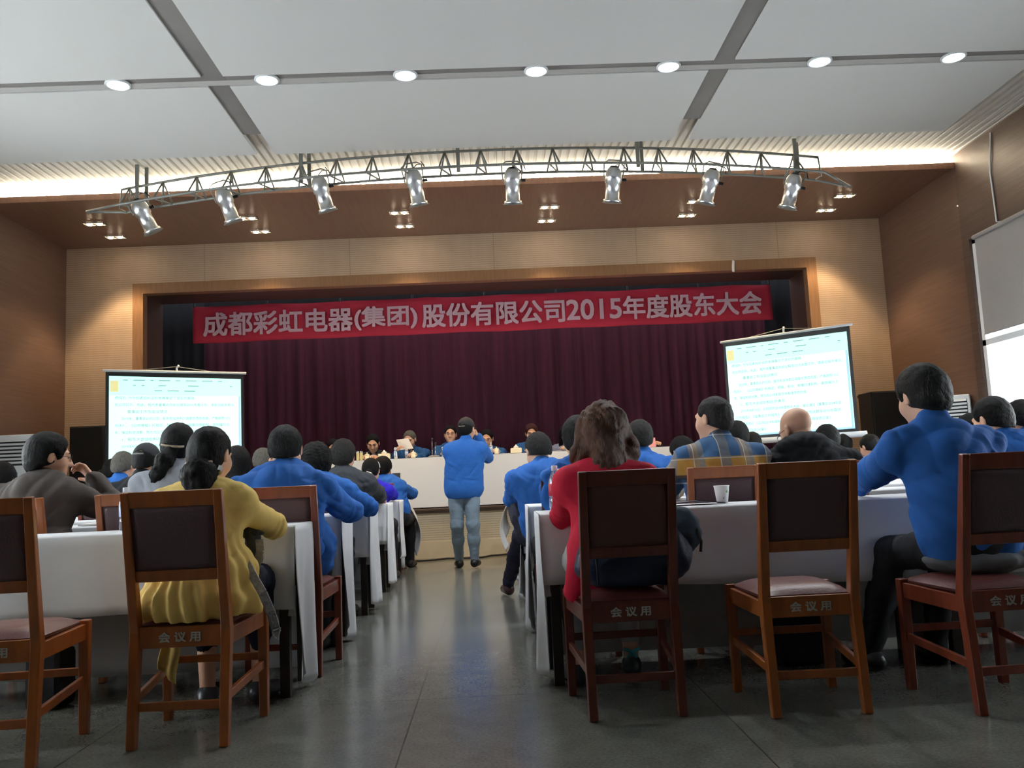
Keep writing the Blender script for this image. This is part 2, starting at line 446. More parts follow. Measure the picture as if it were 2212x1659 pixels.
for s in (-1, 1):
    MB().tube([tr(-3.98, 0, 3.80)]+[tr(x, s*.12, zbot(x)) for x in xs]+[tr(3.80, 0, 3.74)], .014, 8).build('chord', M['steel'], t, smooth=True)
K = 20; st = (X1-X0)/K
for k in range(K):
    x = X0+(k+.25)*st
    m = MB()
    for s in (-1, 1):
        m.tube([tr(x, 0, ztop(x)), tr(x-.055, s*.12, zbot(x-.055))], .0095, 6)
        m.tube([tr(x, 0, ztop(x)), tr(x+.055, s*.12, zbot(x+.055))], .0095, 6)
    m.tube([tr(x-.055, -.12, zbot(x-.055)), tr(x+.055, .12, zbot(x+.055))], .009, 6)
    m.build('brace', M['steel'], t, smooth=True)
for x in (X0, X1):
    MB().tube([tr(x, 0, ztop(x)), tr(x*1.005, 0, zbot(x)), tr(x, .12, zbot(x))], .01, 6).build('end_brace', M['steel'], t)
for x in (-3.42, -1.74, -.2, 1.57, 3.21):
    for y in (0,) if abs(x+.2) < .1 else (-.03, .07):
        MB().beam(tr(x+(.06 if y > 0 else 0), y, zbot(x)-.01), tr(x+(.06 if y > 0 else 0), y, 4.22), .035, .02).build('hanger', M['steel'], t)
tag(t, 'long arched grey lighting truss hung below the ceiling in front of the stage', 'truss')
# eight parabolic can spotlights
cans = ((313, 468, 24), (491, 444, 17), (697, 420, 14), (898, 406, 9), (1107, 403, 0), (1324, 400, -5), (1532, 404, -14), (1709, 414, -14))
CN = ['leftmost can, at the end of the truss', 'second can from the left', 'third can from the left', 'fourth can from the left, beside the centre', 'can hanging upright near the middle of the truss', 'third can from the right', 'second can from the right', 'rightmost can, at the end of the truss']
first = None
for i, (px, py, ti) in enumerate(cans):
    p = at(px, py, 8.16+yb((px-1060)/235))
    if first is None:
        t = empty('stage_spotlight')
        prof = [(0, .16), (.035, .157), (.055, .14), (.068, .11), (.074, .075), (.076, .04), (.071, .035), (.071, .02), (.062, .015), (.062, -.12), (.075, -.125), (.078, -.135), (.078, -.15), (.066, -.15), (.062, -.12), (.055, -.1)]
        b = MB().lathe(prof, 32).build('can', M['alu'], t, smooth=True)
        MB().lathe([(0, -.10), (.054, -.10), (.054, -.105), (0, -.106)], 24).build('lens', M['dark'], t)
        MB().lathe([(.045, .150), (.03, .166), (0, .17)], 16).build('rear_cap', M['dark'], t, smooth=True)
        MB().lathe([(.066, -.15), (.088, -.151), (.088, -.156), (.066, -.156)], 28).build('filter_ring', M['steel'], t, smooth=True)
        MB().tube([(-.082, 0, .05), (-.09, 0, .19), (-.05, 0, .215), (.05, 0, .215), (.09, 0, .19), (.082, 0, .05)], .006, 6).build('yoke', M['steel'], t)
        MB().tube([(.075, 0, .05), (.115, 0, .05)], .013, 10).build('knob', M['dark'], t)
        MB().tube([(.01, .0, .165), (.05, .03, .20), (.11, .03, .19), (.12, .0, .14), (.09, .02, .22)], .004, 6).build('cable', M['dark'], t, smooth=True)
        first = t
    else: t = copy_tree(first)
    t.location = (p.x, p.y, p.z); t.scale = (1.12, 1.12, 1.12)
    t.rotation_euler = (math.radians(15), math.radians(-ti), 0)
    tag(t, 'polished aluminium spotlight, %s' % CN[i], 'stage light', 'can spotlights on the truss')

# ---------------------------------------------------------------- stage textiles
def drape(x0, x1, y, z0, z1, pleat, amp, ph=0, step=.02):
    nn = int((x1-x0)/step)
    def fn(u, v):
        xx = x0+(x1-x0)*u; k = 2*PI*xx/pleat+ph
        yy = y+amp*(math.sin(k+.9*math.sin(k*.37))*.7+.45*math.sin(k*2.3+1)+.3*math.sin(k*.21))*(.65+.35*(1-v))
        return (xx, yy, z0+(z1-z0)*v)
    return MB().grid(fn, nn, 6)
o = drape(-4.9, 4.85, 12.95, .61, 3.6, .34, .05).build('stage_curtain', M['curtain'], smooth=True, solid=.004)
tag(o, 'dark maroon pleated curtain across the back of the stage', 'curtain')
for (a, b, lb) in ((-4.75, -3.88, 'black side drape at the left of the stage opening'), (3.90, 4.6, 'black side drape at the right of the stage opening')):
    o = drape(a, b, 11.75, .61, 3.6, .3, .025, 1).build('side_drape', M['black_drape'], smooth=True, solid=.004)
    tag(o, lb, 'drape', 'black side drapes')
o = drape(-4.75, 4.6, 11.95, 3.30, 3.62, .3, .02, 2).build('stage_valance', M['black_drape'], smooth=True, solid=.004)
tag(o, 'dark valance strip hanging behind the top of the red banner', 'valance')
# banner
bx0, bx1, bz0, bz1, bY = -3.94, 3.935, 2.922, 3.425, 11.47
def fn(u, v):
    x = bx0+(bx1-bx0)*u
    z = bz0+(bz1-bz0)*v
    sag = .012*abs(math.sin(u*PI*7.5))
    return (x, bY+.012*math.sin(x*3.1+v*2)+.006*math.sin(x*9+v*5), z-(sag if v > .5 else .004*math.sin(x*5)))
bo = MB().grid(fn, 160, 8).build('hanging_banner', M['banner'], smooth=True, solid=.003)
tag(bo, 'long red cloth banner with white Chinese lettering across the stage opening', 'banner')
BT = [('成都彩虹电器', 440, 762), ('(集团)', 766, 902), ('股份有限公司', 914, 1222), ('2015', 1225, 1344), ('年度股东大会', 1346, 1646)]
for s_, xa, xb in BT:
    pa, pb = at(xa, 690, bY), at(xb, 690-(xb-xa)*.041, bY)
    ww = (pb-pa).x
    text('banner_lettering', s_, .33, M['banner_ink'], bo, ((pa.x+pb.x)/2, bY-.028, 3.165), bold=.0075, width=ww-.015, height=.31 if s_ != '2015' else .27, ext=.002)
for i in range(9):
    x = bx0+.02+(bx1-bx0-.04)*i/8
    MB().tube([(x, bY, 3.415), (x, bY+.01, 3.47)], .012, 6).build('banner_clip', M['dark'], bo)
# scrap of tape hanging from the proscenium
p = at(1583, 578, 10.775)
tag(MB().add([(0, 0, .10), (.03, 0, .09), (.02, -.01, .0), (.015, -.01, -.06), (-.015, -.005, -.05), (-.01, 0, .02)], [(0, 1, 2, 3, 4, 5)]).build('tape_scrap', M['paper'], loc=(p.x, 10.78, p.z), solid=.003), 'small pale scrap of tape on the wood frame above the banner', 'tape')

# ---------------------------------------------------------------- projection screens
scr = mat('projected_page', '#c9f3ee', .8, emit=.66, ecol='#defff8')  # projector light put into the page materials as their own glow
scr_bar = mat('projected_toolbar', '#c4f4ea', .8, emit=.62, ecol='#c0f6ea')
scr_txt = mat('projected_text', '#6f9694', .8, emit=.30, ecol='#8fb4b0')
scr_yel = mat('projected_icon', '#d8d49a', .8, emit=.5, ecol='#e6dd9a')
scr_blu = mat('projected_scrollbar', '#a5cdea', .8, emit=.55, ecol='#a8d4ee')
LINES = [(.04, '绩成的, 为今后更加长远的发展奠定了坚实的基础', .60), (.04, '在公司召开。在此，我代表董事会向会议报告2015年度工作，请各位股东审议。', .93), (.13, '董事会工作及会议情况', .30),
         (.09, '2015年，董事会以对公司、股东和全体职工高度负责的态度，严格按照《公', .84), (.04, '司法》、《公司章程》的规定，积极、有效、审慎行使职权，高效履行之', .88),
         (.04, '务，保证科学决策，努力为公司和股东争取更多的价值', .62), (.09, '1、股东大会组织和召开情况', .38), (.09, '2015年4月15日，公司召开2014年度股东大会，审议通过《董事会2014年度', .84),
         (.04, '工作报告》《监事会工作报告》《公司2014年度财务决算及2015年度财', .88), (.04, '务预算报告》《公司2014年度利润分配预案》《公司章程修正案》', .80), (.04, '计师事务所的议案》', .26)]
def screen(pl, pr, zt, h, label, boxr):
    c = (pl+pr)/2; w_ = (V((pr.x, pr.y, 0))-V((pl.x, pl.y, 0))).length
    rz = math.atan2(pr.y-pl.y, pr.x-pl.x)
    t = empty('projection_screen', (c.x, c.y, 0), rz)
    hw = w_/2; zb = zt-h
    MB().box(-hw+.01, hw-.01, 0, .004, zb, zt-.01).build('screen_border', M['dark'], t)
    sx0, sx1, sz0, sz1 = -hw+.045, hw-.045, zb+.045, zt-.06
    MB().add([(sx0, -.003, sz0), (sx1, -.003, sz0), (sx1, -.003, sz1-.012), (sx0, -.003, sz1)], [(0, 1, 2, 3)]).build('projected_page', scr, t)
    hh = sz1-sz0
    tb = MB().add([(sx0, -.005, sz1-.2*hh), (sx1, -.005, sz1-.2*hh), (sx1, -.005, sz1-.012), (sx0, -.005, sz1)], [(0, 1, 2, 3)]).build('projected_toolbar', scr_bar, t)
    MB().box(sx0+.012, sx0+.095, -.009, -.006, sz1-.19*hh+.03, sz1-.05*hh).build('toolbar_icon', scr_yel, tb)
    rnd = random.Random(3)
    for r_ in range(3):
        xx = sx0+.13+rnd.random()*.05
        while xx < sx1-.1:
            ww = rnd.choice((.03, .05, .08, .12)); zz = sz1-hh*(.04+.055*r_)
            if rnd.random() < .65: MB().box(xx, xx+ww, -.009, -.006, zz-.004, zz+.004).build('toolbar_button', scr_txt, tb)
            xx += ww+.06
    W = sx1-sx0
    for i, (ind, s_, frac) in enumerate(LINES):
        z = sz1-hh*(.225+.0715*i)
        text('projected_text_line', s_, .05, scr_txt, t, (sx0+W*ind, -.006, z), ext=.0002, width=W*frac*.98, height=.036, align='LEFT')
    MB().box(sx1-.03, sx1-.006, -.009, -.006, sz0+.01, sz1-.2*hh).build('projected_scrollbar', scr_blu, t)
    MB().box(sx0, sx1, -.009, -.006, sz0, sz0+.02).build('projected_taskbar', scr_blu, t)
    MB().tube([(-hw-.02, 0, zt), (hw+.02, 0, zt)], .015, 10).build('top_bar', M['white_paint'], t, smooth=True)
    MB().tube([(-hw*.55, 0, zt+.012), (0, .02, zt+.065), (hw*.5, 0, zt+.012)], .004, 6).build('hanging_wire', M['steel'], t)
    MB().tube([(0, .02, zt-.02), (0, .02, zt+.05), (.015, -.01, zt+.075)], .012, 8).build('hook', M['white_paint'], t)
    MB().tube([(0, .03, .25), (0, .03, zt+.02)], .015, 8).build('pole', M['steel'], t)
    MB().tube([(-hw-.05, -.0, zb-.02), (hw+.07, -.0, zb-.02)], .034, 14).build('roller_housing', M['white_paint'], t, smooth=True)
    for k in range(3):
        a = k*2*PI/3+.5
        MB().tube([(0, .03, .55), (.45*math.cos(a), .03+.45*math.sin(a), .012)], .011, 8).build('leg', M['steel'], t)
    tag(t, label, 'projection screen', 'projection screens beside the stage')
    return t
screen(at(226, 802, 9.62), at(528, 808, 10.33), 2.335, 1.20, 'projection screen on a tripod at the left of the stage', 0)
screen(at(1560, 746, 10.15), at(1837, 706, 9.22), 2.44, 1.19, 'projection screen on a tripod at the right of the stage', 1)

# ---------------------------------------------------------------- loudspeakers and air conditioners
def speaker(px0, px1, ptop, Y, label):
    a = at(px0, ptop, Y); b = at(px1, ptop, Y); c = (a.x+b.x)/2; w_ = b.x-a.x; h = a.z
    t = empty('loudspeaker', (c, Y, 0))
    MB().box(-w_/2, w_/2, 0, .36, 0, h).build('cabinet', M['dark'], t, bevel=.01)
    MB().box(-w_/2+.012, w_/2-.012, -.016, -.001, .03, h-.012).build('grille', M['speaker'], t, bevel=.006)
    MB().box(-.03, .03, -.02, -.016, .06, .08).build('badge', M['steel'], t)
    tag(t, label, 'loudspeaker', 'tall black loudspeakers')
speaker(150, 228, 922, 10.3, 'tall black loudspeaker behind the left projection screen')
speaker(1880, 1978, 846, 10.2, 'tall black loudspeaker right of the right projection screen')
def aircon(c, y, w_, d, h, rz, label):
    t = empty('air_conditioner', (c, y, 0), rz)
    MB().box(-w_/2, w_/2, 0, d, 0, h).build('cabinet', M['ac'], t, bevel=.012)
    m = MB(); m.box(-w_/2+.025, w_/2-.025, -.006, -.001, h-.32, h-.05); m.build('vent_opening', M['dark'], t)
    for k in range(7):
        z = h-.30+.038*k
        MB().add([(-w_/2+.03, -.02, z), (w_/2-.03, -.02, z), (w_/2-.03, -.003, z+.022), (-w_/2+.03, -.003, z+.022)], [(0, 1, 2, 3)]).build('louvre', M['ac'], t, solid=.004)
    MB().box(-.05, .04, -.008, -.001, h-.50, h-.39).build('control_display', mat('ac_display', '#5d7f90', .3), t)
    MB().box(-w_/2+.02, w_/2-.02, -.006, -.001, .15, .6).build('intake_grille', mat('ac_grille', '#b9bcba', .6), t)
    tag(t, label, 'air conditioner', 'floor standing air conditioners')
aircon(-4.93, 9.0, .52, .36, 1.612, 0, 'white floor standing air conditioner against the left wood wall')
aircon(4.93, 9.15, .50, .30, 1.60, math.radians(-35), 'white floor standing air conditioner beside the right window')
# low wood lectern board behind the right loudspeaker
p0, p1 = at(1850, 858, 10.7), at(1900, 856, 10.7)
tag(MB().box(p0.x, p1.x+.1, 10.62, 10.68, p0.z-.015, p0.z+.015).build('wall_bracket', mat('bracket', '#5b554c', .5)), 'narrow grey bracket on the slatted wall beside the right loudspeaker', 'bracket')
# cable on the floor along the stage
pts = [gd(x, y, .012) for x, y in ((880, 1212), (915, 1211), (940, 1209), (965, 1206), (985, 1206), (1040, 1204), (1060, 1200), (1095, 1197), (1130, 1196))]
pts = [V((p.x, min(p.y, 10.62), .012)) for p in pts]
tag(MB().tube(pts, .011, 8).build('floor_cable', M['dark'], smooth=True), 'dark cable lying on the floor along the foot of the stage', 'cable')
# ================================================================= chairs
WOODS = {
 'orange': wood_mat('chair_wood_orange', '#a85c26', '#8a4a20', .32, 4, (6, 6, 1), .35),
 'red': wood_mat('chair_wood_red', '#8a4028', '#6e3020', .32, 4, (6, 6, 1), .35),
 'dark': wood_mat('chair_wood_dark', '#6a3322', '#54271b', .34, 4, (6, 6, 1), .3)}
LEA = {'orange': mat('chair_leather_plum', '#594246', .5, bump=.15, bscale=120), 'red': mat('chair_leather_plum', '#594246', .5), 'dark': mat('chair_leather_brown', '#56342d', .5, bump=.15, bscale=120)}
SEATL = mat('seat_leather_russet', '#6b3a34', .38, bump=.12, bscale=90)
def make_chair(kind):
    wd = WOODS[kind]; t = empty('meeting_chair')
    for s in (-1, 1):
        m = MB(); m.beam((s*.17, -.205, 0), (s*.17, -.165, .42), .034, .036, (0, 1, 0), .036, .046)
        m.beam((s*.17, -.165, .41), (s*.172, -.262, .935), .036, .046, (0, 1, 0), .032, .026)
        m.build('back_leg', wd, t, bevel=.004)
        MB().beam((s*.198, .20, 0), (s*.198, .20, .44), .034, .034, (0, 1, 0), .040, .040).build('front_leg', wd, t, bevel=.004)
        MB().beam((s*.172, -.15, .385), (s*.198, .19, .395), .022, .062).build('side_rail', wd, t, bevel=.003)
        MB().beam((s*.17, -.18, .17), (s*.198, .20, .21), .018, .032).build('side_stretcher', wd, t, bevel=.003)
    rl = MB().box(-.154, .154, -.183, -.162, .355, .432).build('rear_rail', wd, t, bevel=.002)
    text('stencilled_lettering', '会 议 用', .05, M['stencil'], rl, (.0, -.1845, .393), bold=.0009, width=.155, height=.036, ext=.0005)
    MB().box(-.18, .18, .195, .213, .36, .425).build('front_rail', wd, t, bevel=.002)
    MB().box(-.154, .154, -.193, -.175, .13, .162).build('rear_stretcher', wd, t, bevel=.003)
    MB().box(-.18, .18, .192, .210, .225, .255).build('front_stretcher', wd, t, bevel=.003)
    def yb(z): return -.165-(z-.42)/.515*.097
    def slab(z0, z1, d, xw, bow=0):
        m = MB()
        m.add([(x, yb(z)+o, z) for z in (z0, z1) for o in (-d/2, d/2) for x in (-xw, xw)], [(0, 2, 3, 1), (4, 5, 7, 6), (0, 1, 5, 4), (2, 6, 7, 3), (0, 4, 6, 2), (1, 3, 7, 5)])
        return m
    slab(.875, .935, .024, .16).build('top_rail', wd, t, bevel=.004)
    slab(.600, .642, .024, .154).build('lower_rail', wd, t, bevel=.004)
    def pan(u, v):
        x = -.155+.31*u; z = .640+.237*v
        return (x, yb(z)-.002-.006*(1-(2*u-1)**4)*(1-(2*v-1)**4), z)
    m = MB().grid(pan, 10, 10)
    bp = m.build('back_panel', LEA[kind], t, smooth=True, solid=.012)
    def cus(u, v):
        x = (-.185+.37*u)*(.93+.09*v); y = -.165+.385*v
        e = (1-abs(2*u-1)**5)*(1-abs(2*v-1)**5)
        return (x, y, .435+.034*e)
    m = MB().grid(cus, 16, 16)
    m.add([(-.172, -.165, .425), (.172, -.165, .425), (.188, .22, .425), (-.188, .22, .425), (-.172, -.165, .435), (.172, -.165, .435), (.188, .22, .435), (-.188, .22, .435)], [(0, 3, 2, 1), (0, 1, 5, 4), (1, 2, 6, 5), (2, 3, 7, 6), (3, 0, 4, 7)])
    m.build('seat_cushion', SEATL, t, smooth=True)
    return t
PROTO = {}
def chair(x, y, rz, kind, label):
    if kind not in PROTO: t = PROTO[kind] = make_chair(kind)
    else: t = copy_tree(PROTO[kind])
    t.location = (x, y, 0); t.rotation_euler = (0, 0, math.radians(rz))
    tag(t, label, 'chair', 'wooden meeting chairs')
    return t
chair(-1.182, 3.485, -1.5, 'orange', 'wooden chair directly behind the woman in the yellow top, stencilled rear rail')
chair(-1.83, 3.33, 5, 'orange', 'empty orange wooden chair cut off by the left edge of the photo')
chair(.505, 3.545, 2, 'dark', 'dark brown wooden chair carrying a navy bag behind the woman in red')
chair(1.178, 3.455, 0, 'orange', 'empty golden brown wooden chair between the woman in red and the man in blue')
chair(1.875, 3.365, 4, 'red', 'reddish wooden chair of the large man in blue at the right edge')
def bchair(px, py, Y, rz, kind, label, side):     # a chair placed by one upper corner of its back, seen at a pixel
    p = at(px, py, Y)
    return chair(p.x+(.187 if side < 0 else -.187), Y+.262, rz, kind, label)
bchair(92, 1082, 4.42, 0, 'orange', 'wooden chair behind the man in the grey brown jacket', 1)
bchair(206, 1075, 4.42, 0, 'orange', 'orange wooden chair behind the woman with the long ponytail', -1)
bchair(683, 1054, 4.30, 0, 'red', 'reddish wooden chair of the blue jacketed man at the aisle, second row left', 1)
bchair(719, 1052, 5.62, 0, 'red', 'wooden chair of the woman with curly hair', 1)
bchair(755, 1048, 6.8, 0, 'red', 'wooden chair of the man in the dark grey jacket', 1)
bchair(817, 1045, 7.95, 0, 'red', 'wooden chair of the woman in the violet top', 1)
bchair(850, 1044, 9.0, 0, 'red', 'wooden chair of the front row man at the left of the aisle', 1)
bchair(1485, 1014, 4.38, 0, 'orange', 'wooden chair behind the man in the plaid shirt', -1)
bchair(1874, 998, 4.38, 0, 'red', 'wooden chair behind the bald man in black', 1)
bchair(1168, 1027, 4.42, 0, 'dark', 'wooden chair with a blue jacket draped over its back', -1)
c_ = chair(.53, 5.97, 90, 'orange', 'wooden chair turned sideways under the man with one leg out in the aisle')
bchair(2090, 990, 4.42, 0, 'red', 'wooden chair behind the second blue jacketed man at the right edge', -1)

# ================================================================= tables and cloths
TZ = .752
rowsL = [3.95, 5.12, 6.30, 7.55, 8.72, 9.62]
rowsR = [3.90, 5.10, 6.32, 7.55, 8.72, 9.62]
ORD = ['nearest', 'second', 'third', 'fourth', 'fifth', 'front']
def cloth(side, xe, xo, y0, y1, drop, row, lab):
    """cloth over a row of tables; xe is the aisle end, xo the wall end"""
    sg = 1 if side == 'L' else -1          # aisle end points towards sg*x
    r = random.Random(row*7+(side == 'L'))
    ph = r.random()*6
    prof = []                               # (y, z, kind) from the near hem over the top to the far hem
    for i in range(9): prof.append((y0-.012, TZ-drop+(drop-.004)*i/8, 'n'))
    for i in range(5): prof.append((y0+(y1-y0)*i/4, TZ+.004, 't'))
    for i in range(9): prof.append((y1+.012, TZ-(TZ-.05)*(i+.2)/8.2, 'f'))
    np_ = len(prof); L = abs(xe-xo); nu = max(20, int(L/.045))
    def fn(u, v):
        j = min(np_-1, int(round(v*(np_-1)))); y, z, k = prof[j]
        x = xe+(xo-xe)*u; dd = abs(x-xe)
        if k == 'n':
            h = (TZ-z)/drop
            y -= h*(.010+.012*math.sin(x*5.2+ph)+.018*math.exp(-((dd-.12)/.09)**2)*math.sin(dd*55)+.006*math.sin(x*17+ph))
            z -= h*(.02*math.sin(x*1.9+ph)+.03*math.sin(x*.8+ph))*.8
            if dd < .35: z += h*(.35-dd)*.0
        if k == 'f':
            h = (TZ-z)/TZ
            y += h*(.012+.014*math.sin(x*4.1+ph)+.006*math.sin(x*13))
        return (x, y, z)
    m = MB().grid(fn, nu, np_-1)
    # the end of the cloth hanging to the floor at the aisle
    zb = .045 if row < 4 else .16
    if row >= 4: zb = .20
    def ef(u, v):
        z = TZ+.004-(TZ-zb)*v
        w_ = (.17 if row % 2 else .14)*v**.8
        a0 = -.016-.030*min(1, v*2.2)*(1 if v < .6 else 1-(v-.6)*1.6)
        y = y0+a0+(y1-y0+.014-a0-w_)*u
        yy = 2*u-1
        x = xe+sg*(.004+v*(.012+.022*math.sin(u*7.5+ph)*min(1, v*2)+.010*math.sin(u*15+ph*2)))
        z2 = z+(.045*abs(yy)**3+.03*math.sin(u*5+ph))*v
        if row == 5:
            x += sg*.16*math.sin(v*PI*.8)*(1-.5*u); z2 = TZ+.004-(TZ-.12-.25*u)*v
        return (x, y, z2)
    m.add(*(lambda g: (g.v, g.f))(MB().grid(ef, 18, 22)))
    # folded gusset of surplus cloth tucked behind the near corner
    def gf(u, v):
        z = TZ-.002-(drop+.02)*v
        return (xe-sg*(.0+.085*u*(.25+v)), y0-.012+.075*math.sin(u*PI*.5)*min(1, v*1.8)-(.02*math.sin(u*PI))*v, z)
    m.add(*(lambda g: (g.v, g.f))(MB().grid(gf, 8, 14)))
    o = m.build('tablecloth', M['cloth'], smooth=True, solid=.0025)
    tag(o, lab, 'tablecloth', 'white cloths over the audience tables')
def table(x0, x1, y0, y1, lab):
    t = empty('table', ((x0+x1)/2, (y0+y1)/2, 0)); hw, hd = (x1-x0)/2, (y1-y0)/2
    MB().box(-hw, hw, -hd, hd, TZ-.03, TZ-.004).build('tabletop', M['tabledark'], t)
    for sx in (-1, 1):
        for sy in (-1, 1):
            MB().box(sx*(hw-.035)-.022, sx*(hw-.035)+.022, sy*(hd-.03)-.022, sy*(hd-.03)+.022, 0, TZ-.03).build('leg', M['tabledark'], t)
    MB().box(-hw+.06, hw-.06, hd-.045, hd-.03, .45, TZ-.03).build('apron', M['tabledark'], t)
    MB().box(-hw+.06, hw-.06, -hd+.02, hd-.02, .60, .615).build('shelf', M['tabledark'], t)
    tag(t, lab, 'table', 'audience tables')
for i, y in enumerate(rowsL):
    xe = (-.905, -.90, -.90, -.925, -.95, -.99)[i]
    n = 1 if i == 5 else 2
    for k in range(n):
        a = xe-.02-1.8*k
        table(a-1.79, a, y, y+.4, 'dark wooden table under white cloth, %s row left of the aisle, %s' % (ORD[i], 'aisle end' if k == 0 else 'wall side'))
    cloth('L', xe, xe-(3.62 if i < 5 else 1.81), y, y+.4, .375, i, 'white tablecloth over the %s row of tables left of the aisle' % ORD[i])
for i, y in enumerate(rowsR):
    xe = (.205, .205, .205, .21, .22, .23)[i]
    for k in range(1 if i == 5 else 2):
        a = xe+.02+1.8*k
        table(a, a+1.79, y, y+.4, 'dark wooden table under white cloth, %s row right of the aisle, %s' % (ORD[i], 'aisle end' if k == 0 else 'wall side'))
    cloth('R', xe, xe+(3.62 if i < 4 else 1.81 if i == 5 else 2.2), y, y+.4, .34, i, 'white tablecloth over the %s row of tables right of the aisle' % ORD[i])

# ---------------------------------------------------------------- the long table on the stage
SY = 10.86; SZ = 1.243; SX0, SX1 = -2.42, 2.29
m = MB()
prof = [(SY, .615+(SZ-.62)*i/6) for i in range(7)]+[(SY+.55*i/3, SZ) for i in range(1, 4)]
m.grid(lambda u, v: (SX0+(SX1-SX0)*u, prof[int(round(v*9))][0]-.006*math.sin(u*23)*(1 if v < .6 else 0)*(1-v), prof[int(round(v*9))][1]), 120, 9)
for x in (SX0, SX1):
    m.grid(lambda u, v: (x, SY+.55*u, .615+(SZ-.615)*v), 6, 4)
o = m.build('stage_tablecloth', M['stagecloth'], solid=.003)
tag(o, 'smooth white cloth over the long head table on the stage, hanging to the deck', 'tablecloth')
for k in range(3):
    a = SX0+.03+k*1.56
    t = empty('stage_table', (a+.77, SY+.28, .60)); hw = .765
    MB().box(-hw, hw, -.26, .26, .60, .63).build('tabletop', M['tabledark'], t)
    for sx in (-1, 1):
        for sy in (-1, 1): MB().box(sx*(hw-.05)-.02, sx*(hw-.05)+.02, sy*.22-.02, sy*.22+.02, 0, .60).build('leg', M['tabledark'], t)
    tag(t, 'dark table hidden under the white cloth on the stage, %s of three' % ('left', 'middle', 'right')[k], 'table', 'head tables on the stage')
